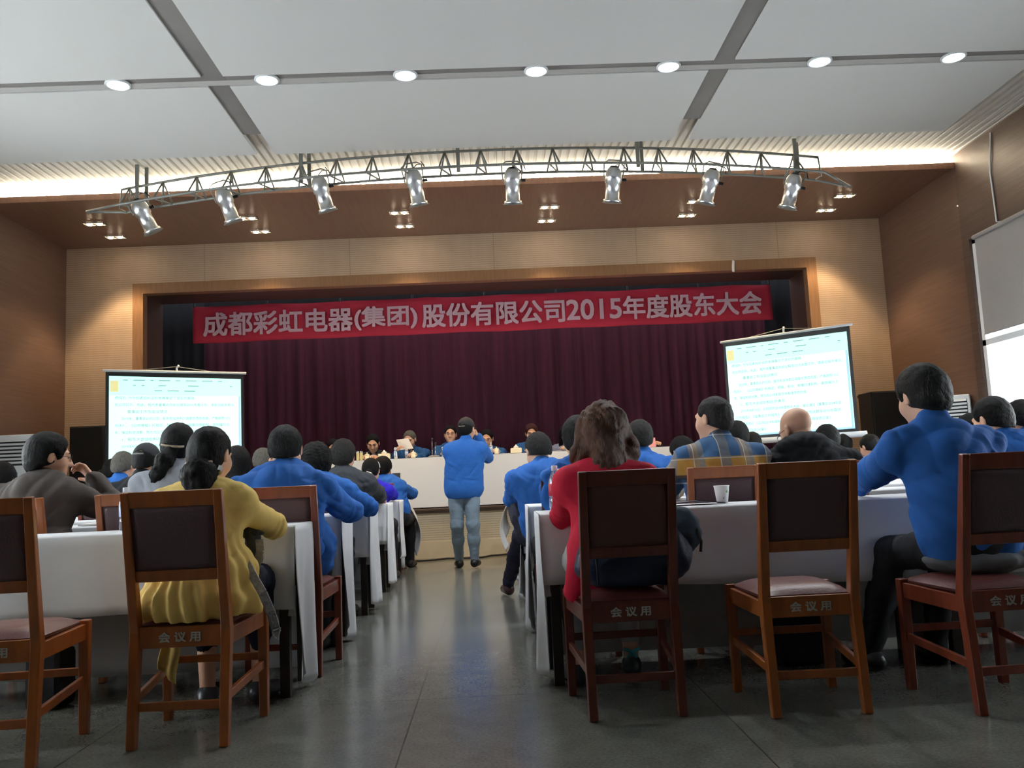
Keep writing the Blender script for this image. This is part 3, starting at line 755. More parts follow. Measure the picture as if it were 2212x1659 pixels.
# ================================================================= people: bodies as blended implicit surfaces
class Field:
    def __init__(s, lo, hi, c):
        s.c = c; s.lo = np.array(lo, float); s.n = np.maximum(4, np.ceil((np.array(hi)-s.lo)/c).astype(int)+1)
        s.F = np.full(tuple(s.n), .5, dtype=np.float32)
        s.ax = [(s.lo[i]+np.arange(s.n[i])*c).astype(np.float32) for i in range(3)]
    def sl(s, lo, hi):
        a = np.clip(np.floor((np.array(lo)-s.lo)/s.c).astype(int), 0, s.n)
        b = np.clip(np.ceil((np.array(hi)-s.lo)/s.c).astype(int)+1, 0, s.n)
        return tuple(slice(int(a[i]), int(b[i])) for i in range(3))
    def pts(s, q): return s.ax[0][q[0]][:, None, None], s.ax[1][q[1]][None, :, None], s.ax[2][q[2]][None, None, :]
    def put(s, q, d, k, op):
        f = s.F[q]
        if op > 0:
            h = np.maximum(k-np.abs(f-d), 0)/max(k, 1e-6); s.F[q] = np.minimum(f, d)-h*h*k*.25
        else:
            d = -d; h = np.maximum(k-np.abs(f-d), 0)/max(k, 1e-6); s.F[q] = np.maximum(f, d)+h*h*k*.25
    def cone(s, a, b, ra, rb, k=.02, op=1, R=None, fl=1.0):
        a = np.array(a, float); b = np.array(b, float); mr = max(ra, rb)+k+2*s.c+.01
        q = s.sl(np.minimum(a, b)-mr, np.maximum(a, b)+mr)
        if any(t.stop <= t.start for t in q): return
        X, Y, Z = s.pts(q); px, py, pz = X-a[0], Y-a[1], Z-a[2]; ba = b-a
        if fl != 1.0:
            fw = np.array(R)[1]; g = (px*fw[0]+py*fw[1]+pz*fw[2])*(1/fl-1); gb = ba@fw*(1/fl-1)
            px = px+g*fw[0]; py = py+g*fw[1]; pz = pz+g*fw[2]; ba = ba+fw*gb
        L2 = max(ba@ba, 1e-9); t = np.clip((px*ba[0]+py*ba[1]+pz*ba[2])/L2, 0, 1)
        d = np.sqrt((px-t*ba[0])**2+(py-t*ba[1])**2+(pz-t*ba[2])**2)-(ra+(rb-ra)*t)
        if fl < 1: d = d*(.5+.5*fl)
        s.put(q, d, k, op)
    def ell(s, c, r, R=None, k=.02, op=1):
        c = np.array(c, float); r = np.array(r, float); mr = r.max()+k+2*s.c+.01
        q = s.sl(c-mr, c+mr)
        if any(t.stop <= t.start for t in q): return
        X, Y, Z = s.pts(q); px, py, pz = X-c[0], Y-c[1], Z-c[2]
        if R is None: u, v, w_ = px, py, pz
        else:
            R = np.array(R); u = px*R[0][0]+py*R[0][1]+pz*R[0][2]; v = px*R[1][0]+py*R[1][1]+pz*R[1][2]; w_ = px*R[2][0]+py*R[2][1]+pz*R[2][2]
        k0 = np.sqrt((u/r[0])**2+(v/r[1])**2+(w_/r[2])**2); k1 = np.sqrt((u/r[0]**2)**2+(v/r[1]**2)**2+(w_/r[2]**2)**2)+1e-9
        s.put(q, k0*(k0-1)/k1, k, op)
    def cut(s, p, n, k=.0):                     # keep the side opposite to n
        X, Y, Z = s.ax[0][:, None, None], s.ax[1][None, :, None], s.ax[2][None, None, :]
        n = np.array(n, float); n /= np.linalg.norm(n)
        d = (X-p[0])*n[0]+(Y-p[1])*n[1]+(Z-p[2])*n[2]
        s.F = np.maximum(s.F, d.astype(np.float32))
    def disp(s, fn):
        I = np.nonzero(np.abs(s.F) < .06)
        if len(I[0]) == 0: return
        s.F[I] += fn(s.ax[0][I[0]], s.ax[1][I[1]], s.ax[2][I[2]]).astype(np.float32)
    def mesh(s, name, m, base):
        F = s.F; S = F < 0; S[0] = S[-1] = False; S[:, 0] = S[:, -1] = False; S[:, :, 0] = S[:, :, -1] = False
        C = [(i, j, k) for i in (0, 1) for j in (0, 1) for k in (0, 1)]
        cnt = np.zeros(tuple(x-1 for x in F.shape), dtype=np.int8)
        for i, j, k in C: cnt += S[i:F.shape[0]-1+i, j:F.shape[1]-1+j, k:F.shape[2]-1+k]
        A = np.nonzero((cnt > 0) & (cnt < 8)); N = len(A[0])
        if N == 0: return None
        vals = [F[A[0]+i, A[1]+j, A[2]+k] for i, j, k in C]
        sg = [S[A[0]+i, A[1]+j, A[2]+k] for i, j, k in C]
        P = np.zeros((N, 3)); W = np.zeros(N)
        for a in range(8):
            for b in range(a+1, 8):
                ca, cb = np.array(C[a]), np.array(C[b])
                if abs(ca-cb).sum() != 1: continue
                mk = sg[a] != sg[b]; den = vals[a]-vals[b]; t = np.where(mk, np.clip(vals[a]/np.where(np.abs(den) < 1e-9, 1, den), .02, .98), 0)
                P += mk[:, None]*(ca+(cb-ca)*t[:, None]); W += mk
        P = P/np.maximum(W, 1)[:, None]+np.stack(A, 1)
        P = s.lo+P*s.c-np.array(base)
        idm = np.full(cnt.shape, -1, dtype=np.int32); idm[A] = np.arange(N)
        fs = []
        for ax in range(3):
            a0 = [slice(None)]*3; a1 = [slice(None)]*3; a0[ax] = slice(0, -1); a1[ax] = slice(1, None)
            D = S[tuple(a0)] != S[tuple(a1)]; I = np.nonzero(D); I = list(I); o1, o2 = (ax+1) % 3, (ax+2) % 3
            flip = S[tuple(a0)][tuple(I)]
            def g(d1, d2):
                J = [x.copy() for x in I]; J[o1] = J[o1]+d1; J[o2] = J[o2]+d2; return idm[tuple(J)]
            q = np.stack([g(-1, -1), g(0, -1), g(0, 0), g(-1, 0)], 1)
            q = np.where(flip[:, None], q, q[:, ::-1]); fs.append(q)
        Q = np.concatenate(fs); Q = Q[(Q >= 0).all(1)]
        me = bpy.data.meshes.new(name)
        me.vertices.add(N); me.vertices.foreach_set('co', P.astype(np.float32).ravel())
        me.loops.add(len(Q)*4); me.loops.foreach_set('vertex_index', Q.astype(np.int32).ravel())
        me.polygons.add(len(Q)); me.polygons.foreach_set('loop_start', np.arange(len(Q), dtype=np.int32)*4)
        try: me.polygons.foreach_set('loop_total', np.full(len(Q), 4, dtype=np.int32))
        except Exception: pass
        me.polygons.foreach_set('use_smooth', np.ones(len(Q), dtype=bool))
        me.materials.append(m); me.update(calc_edges=True)
        o = bpy.data.objects.new(name, me); COL.objects.link(o)
        return o

def npv(*a): return np.array(a, float)
def unit(v): v = np.array(v, float); return v/max(np.linalg.norm(v), 1e-9)
def frame(yaw, pitch=0, roll=0):
    """rows: right, forward, up.  yaw turns clockwise from +Y seen from above, pitch bows the head, roll tilts it to the right"""
    y, p, r = [math.radians(a) for a in (yaw, pitch, roll)]
    f = npv(math.sin(y)*math.cos(p), math.cos(y)*math.cos(p), -math.sin(p)); rt = npv(math.cos(y), -math.sin(y), 0); up = np.cross(rt, f)
    rt2 = rt*math.cos(r)-up*math.sin(r); up2 = up*math.cos(r)+rt*math.sin(r)
    return np.array([rt2, f, up2])
def ik(a, t, l1, l2, pole):
    a, t = np.array(a), np.array(t); d = t-a; L = np.linalg.norm(d); L2 = min(max(L, abs(l1-l2)+.01), (l1+l2)*.995); u = d/L
    if L > L2: t = a+u*L2
    x = (l1*l1-l2*l2+L2*L2)/(2*L2); h = math.sqrt(max(l1*l1-x*x, 0))
    pl = np.array(pole, float); pl = unit(pl-u*(pl@u))
    return a+u*x+pl*h, t
def folds(amp, fr, seed, vert=.6):
    r = random.Random(seed); a = [r.uniform(0, 6) for _ in range(8)]
    def f(x, y, z):
        u = x*fr+a[0]+1.3*np.sin(z*fr*.55+a[1])+.8*np.sin(y*fr*.8+a[4]); v = z*fr*vert+a[2]+1.5*np.sin(x*fr*.5+a[3]); w_ = y*fr+a[5]+np.sin(z*fr*.7+a[6])
        s1 = np.sin(u*1.0+v*.8)*np.sin(w_+.5*u); s2 = np.sin(v*1.9-u*.7+a[7])
        p2 = x*fr*2.1+1.7*np.sin(z*fr*1.1+a[1])+a[6]; s3 = np.sin(p2*.8+v*2.3)*np.sin(w_*1.7-v*1.1)
        return amp*(s1*.8+.7*(1-2*np.abs(s2))*.6+.38*(1-2*np.sqrt(np.abs(s3))))
    return f
SK = {'fair': mat('skin_fair', '#d9a88a', .55, noise=.06, nscale=6), 'tan': mat('skin_tan', '#cc9f84', .5, noise=.08, nscale=6), 'pale': mat('skin_pale', '#e2bda6', .55, noise=.05, nscale=6)}
HAIR = {k: mat('hair_'+k, c, r_, noise=.45, nscale=30, stretch=(5, 5, 1), bump=.8, bscale=120, bstretch=(3, 3, .5), spec=.18) for k, c, r_ in
        (('black', '#0b0a0a', .58), ('grey', '#2c2a29', .6), ('silver', '#6e6b64', .7), ('brown', '#5e3c2a', .45), ('auburn', '#4a221c', .5))}
def head(f, H, R, s, fem):
    def p(x, y, z): return H+R.T@npv(x, y, z)*s
    E = lambda c, r, k=.02, op=1: f.ell(p(*c), npv(*r)*s, R, k*s, op)
    C = lambda a, b, ra, rb, k=.02, op=1: f.cone(p(*a), p(*b), ra*s, rb*s, k*s, op)
    E((0, -.014, .038), (.076, .094, .083)); E((0, .028, -.018), (.064, .066, .082), .03)
    E((0, .034, -.072), (.050 if not fem else .044, .055, .044), .03); C((0, .078, -.098), (0, .076, -.100), .019, .019, .03)
    for q in (-1, 1):
        E((q*.042, .055, -.028), (.026, .028, .030), .03)
        E((q*.031, .098, .008), (.017, .016, .012), .012, -1)
        C((q*.012, .090, .027), (q*.046, .076, .028), .010, .008, .016)
        E((q*.080, -.006, -.004), (.010, .020, .033), .006); E((q*.090, .002, .0), (.007, .010, .018), .005, -1)
        C((q*.013, .103, -.030), (q*.012, .100, -.030), .0085, .008, .008)
    C((0, .092, .018), (0, .112, -.026), .008, .0125, .012)
    C((-.018, .090, -.056), (.018, .090, -.056), .0075, .0075, .008); C((-.015, .088, -.067), (.015, .088, -.067), .008, .008, .008)
    C((-.022, .1005, -.0615), (.022, .1005, -.0615), .002, .002, .003, -1)
def hand(f, Wp, d, n, side, s=1.0, curl=.5, spread=1.0):
    """Wp wrist, d along the hand, n palm normal, side +1 when the thumb lies towards d x n"""
    d = unit(d); n = unit(np.array(n)-d*(np.array(n)@d)); t = np.cross(d, n)*side
    for o in (-.026, -.009, .009, .026):
        f.cone(Wp+t*o*.5*s, Wp+d*.082*s+t*o*s, .0145*s, .0125*s, .014)
    for o, L in ((.030, .070), (.010, .080), (-.010, .075), (-.029, .060)):
        a = Wp+d*.080*s+t*o*s; ang = .15+curl*.35; seg = (.46, .30, .24); r0 = .0092
        for i in range(3):
            dd = unit(d*math.cos(ang)+n*math.sin(ang)+t*o*3*spread*(1-curl)); b = a+dd*L*seg[i]*s
            f.cone(a, b, r0*s, (r0-.0009)*s, .004); a = b; r0 -= .0009; ang += .25+curl*.8
    a = Wp+d*.022*s+t*.026*s; b = a+unit(d*.62+t*.75+n*.25)*.043*s; f.cone(a, b, .0125*s, .0105*s, .010)
    c = b+unit(d*.9+t*.3+n*.35*(1+curl))*.032*s; f.cone(b, c, .0102*s, .0088*s, .006)

def person(label, H, hip, yaw=0, hyaw=None, pitch=10, roll=0, s=1.0, fem=False, skin='fair', hair=('short', 'black'), top=None, top_name='jacket', legs_mat=None,
           c=.011, wl=None, wr=None, pole_l=None, pole_r=None, table_y=None, curl=.5, stand=False, feet=None, glasses=False, collar=True, hem=None, big=1.0,
           fold=(.006, 26), extra=None, knees=None, inner=None, shoe=None, hands=True, bare_arm=0, hn=None, zip_=None, lean=.0, shw=None, slump=0):
    c = c*.78
    H = np.array(H, float); hip = np.array(hip, float); base = npv(hip[0], hip[1], 0)
    if hyaw is None: hyaw = yaw
    Rb = frame(yaw); Rh = frame(hyaw, pitch, roll); fx, fy = Rb[0], Rb[1]
    Nk = H-Rh[2]*.115*s-Rh[1]*.035*s; Nk = Nk+npv(0, 0, -.055*s)-fy*.012*s              # neck base
    if not stand: P = hip.copy()
    else: P = hip.copy()
    up = unit(Nk-P); Rt = np.array([fx, unit(np.cross(up, fx)), up]); L = np.linalg.norm(Nk-P)
    sw = (shw or (.175 if not fem else .155))*s*big
    S0 = Nk-up*.055*s
    SH = {q: S0+fx*q*sw-fy*.0 for q in (-1, 1)}
    wr_ = {-1: wl, 1: wr}; pl = {-1: pole_l, 1: pole_r}
    EL = {}; WR = {}
    for q in (-1, 1):
        t = wr_[q]
        if t is None:
            ty = table_y if table_y is not None else .34
            t = P*0+npv(hip[0], hip[1], 0)+fx*q*.13+fy*(ty)+npv(0, 0, TZ+.045)
        t = np.array(t, float)
        po = pl[q] if pl[q] is not None else fx*q*.55-fy*.15+npv(0, 0, -1)
        e, t = ik(SH[q], t, .285*s, .245*s, po); EL[q] = e; WR[q] = t
    if knees is None:
        KN = {q: P+fx*q*.115+fy*.40*s+npv(0, 0, -.045) for q in (-1, 1)}
        HJ = {q: P+fx*q*.085 for q in (-1, 1)}
    else:
        KN = {q: np.array(knees[q]) for q in (-1, 1)}; HJ = {q: P+fx*q*.085*s-npv(0, 0, .02) for q in (-1, 1)}
    AN = {q: (np.array(feet[q]) if feet and q in feet else KN[q]*npv(1, 1, 0)+fy*.04+npv(0, 0, .09)) for q in (-1, 1)}
    FD = {q: unit(fy+fx*q*.2) for q in (-1, 1)}
    def torso(f, t, k=.05, low=True):
        E = lambda u, r, o=0, kk=k: f.ell(P+up*L*u+Rt[1]*o, (npv(*r)*s*npv(big, big, 1))+t, Rt, kk)
        E(.70, (.150, .100, .150), -.004); E(.86, (.135, .082, .085), -.006)
        E(.40, (.135, .098, .150), .004); E(.10, (.155, .115, .115), 0)
        if fem:
            for q in (-1, 1): f.ell(P+up*L*.66+Rt[1]*.085+fx*q*.06, npv(.055, .045, .055)+t, Rt, .04)
        f.cone(SH[-1], SH[1], .052*s+t, .052*s+t, .06)
        for q in (-1, 1): f.cone(Nk+up*.005, SH[q]+up*.008, .034*s+t*.6, .040*s+t*.8, .05)
    def arms(f, t, stop=1.0, k=.025):
        for q in (-1, 1):
            f.cone(SH[q], EL[q], .050*s*big+t, .036*s+t, .035)
            f.cone(EL[q], EL[q]+(WR[q]-EL[q])*stop, .039*s+t, (.026*s+t), .02)
    def legs(f, t, stop=1.0):
        for q in (-1, 1):
            f.cone(HJ[q], KN[q], .078*s+t, .054*s+t, .04)
            f.cone(KN[q], KN[q]+(AN[q]-KN[q])*.45, .055*s+t, .050*s+t, .03)
            f.cone(KN[q]+(AN[q]-KN[q])*.4, KN[q]+(AN[q]-KN[q])*stop, .050*s+t, (.034*s+t), .03)
    allp = [H+npv(0, 0, .14), H+Rh[1]*.13, P-fy*.2, Nk]+list(KN.values())+list(AN.values())+[a+FD[-1]*.2 for a in AN.values()]+list(WR.values())+list(EL.values())+[WR[q]+unit(WR[q]-EL[q])*.2 for q in WR]+[P+fx*.3, P-fx*.3]
    lo = np.min(allp, 0)-.14; hi = np.max(allp, 0)+.12; lo[2] = max(lo[2], -.02)
    f = Field(lo, hi, c)
    torso(f, 0); arms(f, 0); legs(f, 0)
    f.cone(H-Rh[2]*.055*s-Rh[1]*.02*s, Nk+up*.0, .052*s*(.9 if fem else 1), .060*s*(.9 if fem else 1), .03)
    for q in (-1, 1): f.cone(AN[q]-npv(0, 0, .03), AN[q]+FD[q]*.13*s-npv(0, 0, .062), .034*s, .026*s, .02)
    head(f, H, Rh, s, fem)
    if hands:
        for q in (-1, 1):
            d = WR[q]-EL[q]; nn = (hn or {}).get(q, npv(0, 0, -1)-fx*q*.4)
            if abs(unit(d)@unit(nn)) > .9: nn = fy
            # thumb towards the body midline
            dd, n2 = unit(d), unit(nn); t_ = np.cross(dd, unit(n2-dd*(n2@dd))); sd = 1 if (t_@(-fx*q)) > 0 else -1
            if hn and ('t', q) in hn: sd = 1 if t_@np.array(hn[('t', q)]) > 0 else -1
            hand(f, WR[q], d, nn, sd, s, curl if not isinstance(curl, dict) else curl[q])
    body = f.mesh('person', SK[skin], base); body.location = base
    tag(body, label, 'person')
    def part(f, name, m, par=body, lb=None):
        o = f.mesh(name, m, base)
        if o:
            o.parent = par
            if lb: o['label'] = lb
        return o
    # eyes and brows
    Pp = lambda x, y, z: H+Rh.T@npv(x, y, z)*s
    if c <= .0085 or glasses:
        for q in (-1, 1):
            mx = Matrix.Translation(V(Pp(q*.031, .079, .007)-base))
            m = MB(); m.lathe([(0, -.0105), (.007, -.008), (.0108, 0), (.007, .008), (0, .0105)], 12, mx); e = m.build('eye', mat('eye_white', '#a09288', .4), body, smooth=True)
            MB().lathe([(0, -.0058), (.0058, 0), (0, .0058)], 10, Matrix.Translation(V(Pp(q*.031, .088, .006)-base))).build('iris', M['ink'], e, smooth=True)
            MB().tube([Pp(q*.014, .100, .029)-base, Pp(q*.030, .096, .034)-base, Pp(q*.046, .082, .030)-base], .0032, 6).build('eyebrow', HAIR[hair[1]] if hair[1] in HAIR else M['ink'], body, smooth=True)
    if glasses:
        g = MB()
        for q in (-1, 1):
            g.tube([Pp(q*.033+.023*math.cos(a), .104-abs(.023*math.cos(a))*.05, .004+.017*math.sin(a))-base for a in [2*PI*i/16 for i in range(17)]], .0012, 5, False)
            g.tube([Pp(q*.056, .100, .008)-base, Pp(q*.078, .05, .010)-base, Pp(q*.083, -.01, .008)-base], .0017, 5)
        g.tube([Pp(-.010, .108, .008)-base, Pp(.010, .108, .008)-base], .0017, 5)
        g.build('glasses', M['dark'], body, smooth=True)
    # garments
    T = .017
    f = Field(lo, hi, c*1.0)
    if top is None: top = JB
    torso(f, T); arms(f, T+(.006 if top is JB or big > 1 else -.002), .97 if not bare_arm else 1-bare_arm)
    hz = hem if hem is not None else (P[2]-.05 if not stand else P[2]-.10)
    if extra and 'skirt' in extra: extra['skirt'](f)
    else:
        # blouson hem: cloth puffs over the waistband
        f.ell(P+up*.07, npv(.178, .140, .10)*s*npv(big, big, 1), Rt, .05)
    if not fem or top is JB:
        f.cone(P+up*.05, P+up*L*.70, .178*s*big, .192*s*big, .05, R=Rt, fl=.62)
    if slump:
        f.ell(P+up*L*.62-Rt[1]*.03, npv(.15, .09, .2)*s, Rt, .06)
    f.cut((0, 0, hz), (0, 0, -1))
    f.disp(folds(fold[0]*1.2, fold[1]*1.0, hash(label) % 1000 if False else len(label)*13+int(abs(H[0])*100)))
    rc = random.Random(int(abs(H[0])*977)+len(label)); CR = []
    for q in (-1, 1):
        for n_ in range(3 if fold[0] > .0045 else 1):
            a0 = (q*(.15+.03*rc.random())*big*s, L*(.60-.10*n_+.06*rc.random())); an = math.radians(rc.uniform(20, 62)); ln_ = rc.uniform(.12, .26)
            CR.append((a0[0], a0[1], a0[0]-q*ln_*math.cos(an), a0[1]-ln_*math.sin(an), rc.choice((-.007, .009, -.008)), rc.uniform(.010, .018)))
        CR.append((q*.17, L*.22, q*rc.uniform(-.03, .08), L*rc.uniform(.10, .30), .007, .014))
    if extra and 'creases' in extra: CR += extra['creases']
    def crf(x, y, z):
        dx, dy, dz = x-P[0], y-P[1], z-P[2]
        u = dx*fx[0]+dy*fx[1]+dz*fx[2]; v = dx*up[0]+dy*up[1]+dz*up[2]; w_ = dx*Rt[1][0]+dy*Rt[1][1]+dz*Rt[1][2]
        o = np.zeros_like(u); bk = 1/(1+np.exp((w_-.02)*60))
        for (x0, y0, x1, y1, am, wd) in CR:
            ex, ey = x1-x0, y1-y0; t = np.clip(((u-x0)*ex+(v-y0)*ey)/(ex*ex+ey*ey), 0, 1)
            o += am*np.exp(-((u-x0-t*ex)**2+(v-y0-t*ey)**2)/(wd*wd))*np.sin(PI*np.clip(t*.8+.1, 0, 1))
        o *= bk
        for q in (-1, 1):
            e = EL[q]; ax = unit(SH[q]-EL[q]); d2 = (x-e[0])**2+(y-e[1])**2+(z-e[2])**2; t = (x-e[0])*ax[0]+(y-e[1])*ax[1]+(z-e[2])*ax[2]
            o += .0045*np.sin(t*105+3*np.sin((x+y)*30))*np.exp(-d2/.0075)
        return o
    f.disp(crf)
    if collar:
        cn = Nk+up*.012-Rt[1]*.004
        f.cone(cn-up*.02, cn+(H-Nk)*.30, .068*s, .064*s, .012)
        f.cone(cn-up*.045+Rt[1]*.06, cn+Rt[1]*.13+up*.03, .012, .05, .01, -1)
    tp = part(f, top_name, top)
    if inner is not None:
        f = Field(lo, hi, c)
        f.cone(Nk-up*.02, Nk+(H-Nk)*.35, .066*s, .058*s, .02); f.ell(Nk-up*.10+Rt[1]*.075, npv(.05, .03, .09), Rt, .02)
        f.ell(Nk-up*.03+Rt[1]*.06, npv(.045, .04, .05), Rt, .02)
        part(f, 'shirt', inner)
    lm = legs_mat or TR
    f = Field(lo, hi, max(c, .012)); st_ = 1.0 if not (extra and 'crop' in extra) else extra['crop']
    f.ell(P+up*L*.06, npv(.16, .12, .12)*s*npv(big, big, 1)+.010, Rt, .05); legs(f, .012, st_)
    f.disp(folds(.004, 34, 5, 1.0)); f.cut((0, 0, P[2]+.09), (0, 0, 1))
    part(f, 'trousers', lm)
    for q in (-1, 1):
        ff = Field(AN[q]-.16-abs(FD[q])*.12, AN[q]+npv(.16, .16, .06)+abs(FD[q])*.12, max(.008, c*.8))
        a0 = AN[q]-npv(0, 0, .048)
        ff.cone(a0-FD[q]*.03, a0+FD[q]*.15*s-npv(0, 0, .010), .041, .034, .02); ff.ell(a0+npv(0, 0, .02), npv(.042, .05, .04), None, .02)
        ff.cut((0, 0, AN[q][2]-.088), (0, 0, -1))
        part(ff, 'shoe', shoe or SHOE)
    # hair
    st, hc = hair; hm = HAIR.get(hc)
    if st != 'bald':
        hcell = max(.0055, c*.7); g0 = H-.22*s; g1 = H+.20*s
        if st in ('long', 'wavy', 'pony', 'ponylong'): g0 = g0-npv(.12, .12, .22); g1 = g1+npv(.12, .12, .03)
        f = Field(g0, g1, hcell)
        E = lambda cc, r, k=.02, op=1: f.ell(Pp(*cc), npv(*r)*s, Rh, k*s, op)
        C = lambda a, b, ra, rb, k=.02, op=1: f.cone(Pp(*a), Pp(*b), ra*s, rb*s, k*s, op)
        th = {'crop': .004, 'short': .010, 'thin': .006, 'full': .018, 'curly': .030, 'cap': .006, 'long': .014, 'wavy': .024, 'pony': .008, 'ponylong': .012, 'clip': .008}[st]
        E((0, -.014, .038), (.076+th, .094+th, .083+th)); E((0, -.045, -.01), (.070+th, .062+th, .08+th), .03)
        # open the face and the ears, trim the nape
        E((0, .120, -.020), (.098, .092, .122), .01, -1)
        nape = {'curly': -.10, 'full': -.088}.get(st, -.075)
        if st in ('crop', 'short', 'thin', 'full', 'cap'):
            f.cut(Pp(0, 0, -.02), Rh.T@npv(0, .75, -1)) if False else None
            for q in (-1, 1): E((q*.095, .01, -.015), (.03, .034, .038), .008, -1)
            f.cut(Pp(0, -.09, nape), Rh.T@npv(0, .55, -1)); 
        elif st in ('curly',): f.cut(Pp(0, -.09, nape), Rh.T@npv(0, .3, -1))
        elif st in ('pony', 'ponylong', 'clip'):
            for q in (-1, 1): E((q*.092, .0, -.02), (.022, .028, .034), .008, -1)
            f.cut(Pp(0, -.09, -.085), Rh.T@npv(0, .45, -1))
        if st == 'cap': f.cut(Pp(0, 0, .03), Rh.T@npv(0, .15, 1))
        if st == 'curly': E((0, -.03, .0), (.105, .11, .115), .03); E((0, .12, -.05), (.07, .08, .12), .01, -1)
        if st == 'long':
            C((0, -.05, .0), (0, -.085, -.24), .085, .07, .03); C((-.06, -.01, 0), (-.07, -.02, -.20), .035, .03, .03); C((.06, -.01, 0), (.07, -.02, -.20), .035, .03, .03)
            E((0, .12, -.06), (.062, .09, .12), .01, -1)
        if st == 'wavy':
            C((0, -.045, .03), (0, -.075, -.16), .088, .080, .03)
            for q in (-1, 1):
                C((q*.05, .0, .05), (q*.095, -.01, -.08), .05, .05, .04); C((q*.095, -.01, -.08), (q*.10, -.03, -.155), .048, .036, .03)
            E((0, .12, -.05), (.055, .08, .12), .01, -1)
        fr = {'wavy': 20, 'curly': 38}.get(st, 0)
        if fr: f.disp(folds(.009 if st == 'wavy' else .006, fr*1.8, 3, .35 if st == 'wavy' else 1.0))
        f.disp(folds(.0022, 90, 11, .25))
        hp = part(f, 'hair', hm)
        if st in ('pony', 'ponylong'):
            f = Field(g0, g1, hcell); k_ = extra.get('tail') if extra and 'tail' in extra else [(0, -.10, -.06), (0, -.135, -.12), (0, -.12, -.2)]
            rr = extra.get('tailr', (.03, .055, .03)) if extra else (.03, .055, .03)
            for (a, b, r1, r2) in zip(k_, k_[1:], rr, rr[1:]): C(a, b, r1, r2, .03)
            f.disp(folds(.005, 60, 4, .15)); f.disp(folds(.003, 140, 6, .1))
            o = part(f, 'ponytail', hm, hp)
            a = k_[0]; m = MB()
            m.tube([Pp(a[0]+.056*math.cos(t), a[1]-.012+.030*math.sin(t), a[2]+.016+.012*math.sin(t))-base for t in [2*PI*i/20 for i in range(21)]], .006, 8, False)
            m.build('hair_tie', mat('beaded_hair_tie', '#b9aa90', .3, bump=.5, bscale=300), hp, smooth=True)
        if st == 'clip':
            f = Field(g0, g1, hcell); C((0, -.10, -.05), (0, -.115, -.085), .035, .03, .02); part(f, 'hair_bun', hm, hp)
            MB().tube([Pp(-.02, -.135, -.06)-base, Pp(.03, -.145, -.085)-base], .012, 8).build('hair_clip', mat('hair_clip_grey', '#8d8d96', .3), hp)
            MB().tube([Pp(.076*math.cos(t)*1.14, .01, .038+.083*1.13*math.sin(t))-base for t in [PI*i/14 for i in range(15)]], .005, 6).build('headband', M['white_paint'], hp, smooth=True)
        if st == 'cap':
            f = Field(H-.2, H+.2, hcell); cm = M['black']
            E((0, -.012, .035), (.088, .106, .098), .01); f.cut(Pp(0, 0, .022), Rh.T@npv(0, .05, -1))
            E((0, -.11, .03), (.035, .04, .022), .004, -1)
            f.cone(Pp(-.045, .085, .03), Pp(.045, .085, .03), .012, .012, .01); E((0, .125, .024), (.062, .055, .008), .012)
            f.ell(Pp(0, -.012, .134), npv(.010, .010, .006), None, .004)
            part(f, 'cap', cap_mat, hp)
            MB().tube([Pp(.035*math.cos(t), -.117, .024+.0*math.sin(t))-base for t in [PI*i/8 for i in range(9)]], .006, 6).build('cap_strap', M['steel'], hp)
    return dict(body=body, H=H, Nk=Nk, P=P, EL=EL, WR=WR, Rh=Rh, Rt=Rt, SH=SH, base=base, part=part, top=tp)

cap_mat = mat('grey_cap_cloth', '#26282b', .8, bump=.2, bscale=200)
JB = mat('blue_work_jacket', '#2d67b6', .8, noise=.10, nscale=5, bump=.6, bscale=8, bdist=.02, spec=.25)
JB2 = mat('blue_stage_jacket', '#28568a', .8, noise=.08, nscale=5, bump=.6, bscale=10, bdist=.02, spec=.25)
TR = mat('dark_trousers', '#16181f', .85, bump=.2, bscale=20)
SHOE = mat('black_shoe_leather', '#141313', .45)
SHADE = lambda n, c: mat(n, c, .82, noise=.08, nscale=6, bump=.5, bscale=9, bdist=.018, spec=.25)
def plaid_mat():
    m = mat('plaid_shirt_cloth', '#3f5f80', .85, bump=.25, bscale=16)
    N, L, b = nodes_of(m)
    tc = N.new('ShaderNodeTexCoord'); sx = N.new('ShaderNodeSeparateXYZ'); L.new(tc.outputs['Object'], sx.inputs[0])
    def band(sock, off, per, w_):
        return mathn(N, L, 'LESS_THAN', mathn(N, L, 'FRACT', mathn(N, L, 'MULTIPLY', mathn(N, L, 'ADD', sock, off), 1/per)), w_)
    X, Z = sx.outputs['X'], sx.outputs['Z']
    cur = None; prev = lin('#3a6390')
    def mixc(fac, c1, c2, f=1.0, blend='MIX'):
        mx = N.new('ShaderNodeMix'); mx.data_type = 'RGBA'; mx.blend_type = blend
        if f != 1.0: L.new(mathn(N, L, 'MULTIPLY', fac, f), mx.inputs['Factor'])
        else: L.new(fac, mx.inputs['Factor'])
        if isinstance(c1, tuple): mx.inputs[6].default_value = c1
        else: L.new(c1, mx.inputs[6])
        mx.inputs[7].default_value = c2
        return mx.outputs[2]
    o = mixc(band(Z, 4.32, .26, .42), prev, lin('#b98a3c'))
    o = mixc(band(X, 5.0, .135, .42), o, lin('#7d7f80'), .8)
    o = mixc(band(X, 5.02, .27, .18), o, lin('#c29a4a'), .35)
    o = mixc(band(X, 5.0, .135, .035), o, lin('#d9d6c8'), .8)
    o = mixc(band(Z, 5.0, .13, .035), o, lin('#cfd0c8'), .7)
    o = mixc(band(Z, 4.08, .26, .14), o, lin('#22303f'), .75)
    L.new(o, b.inputs['Base Color'])
    return m
PLAID = plaid_mat()
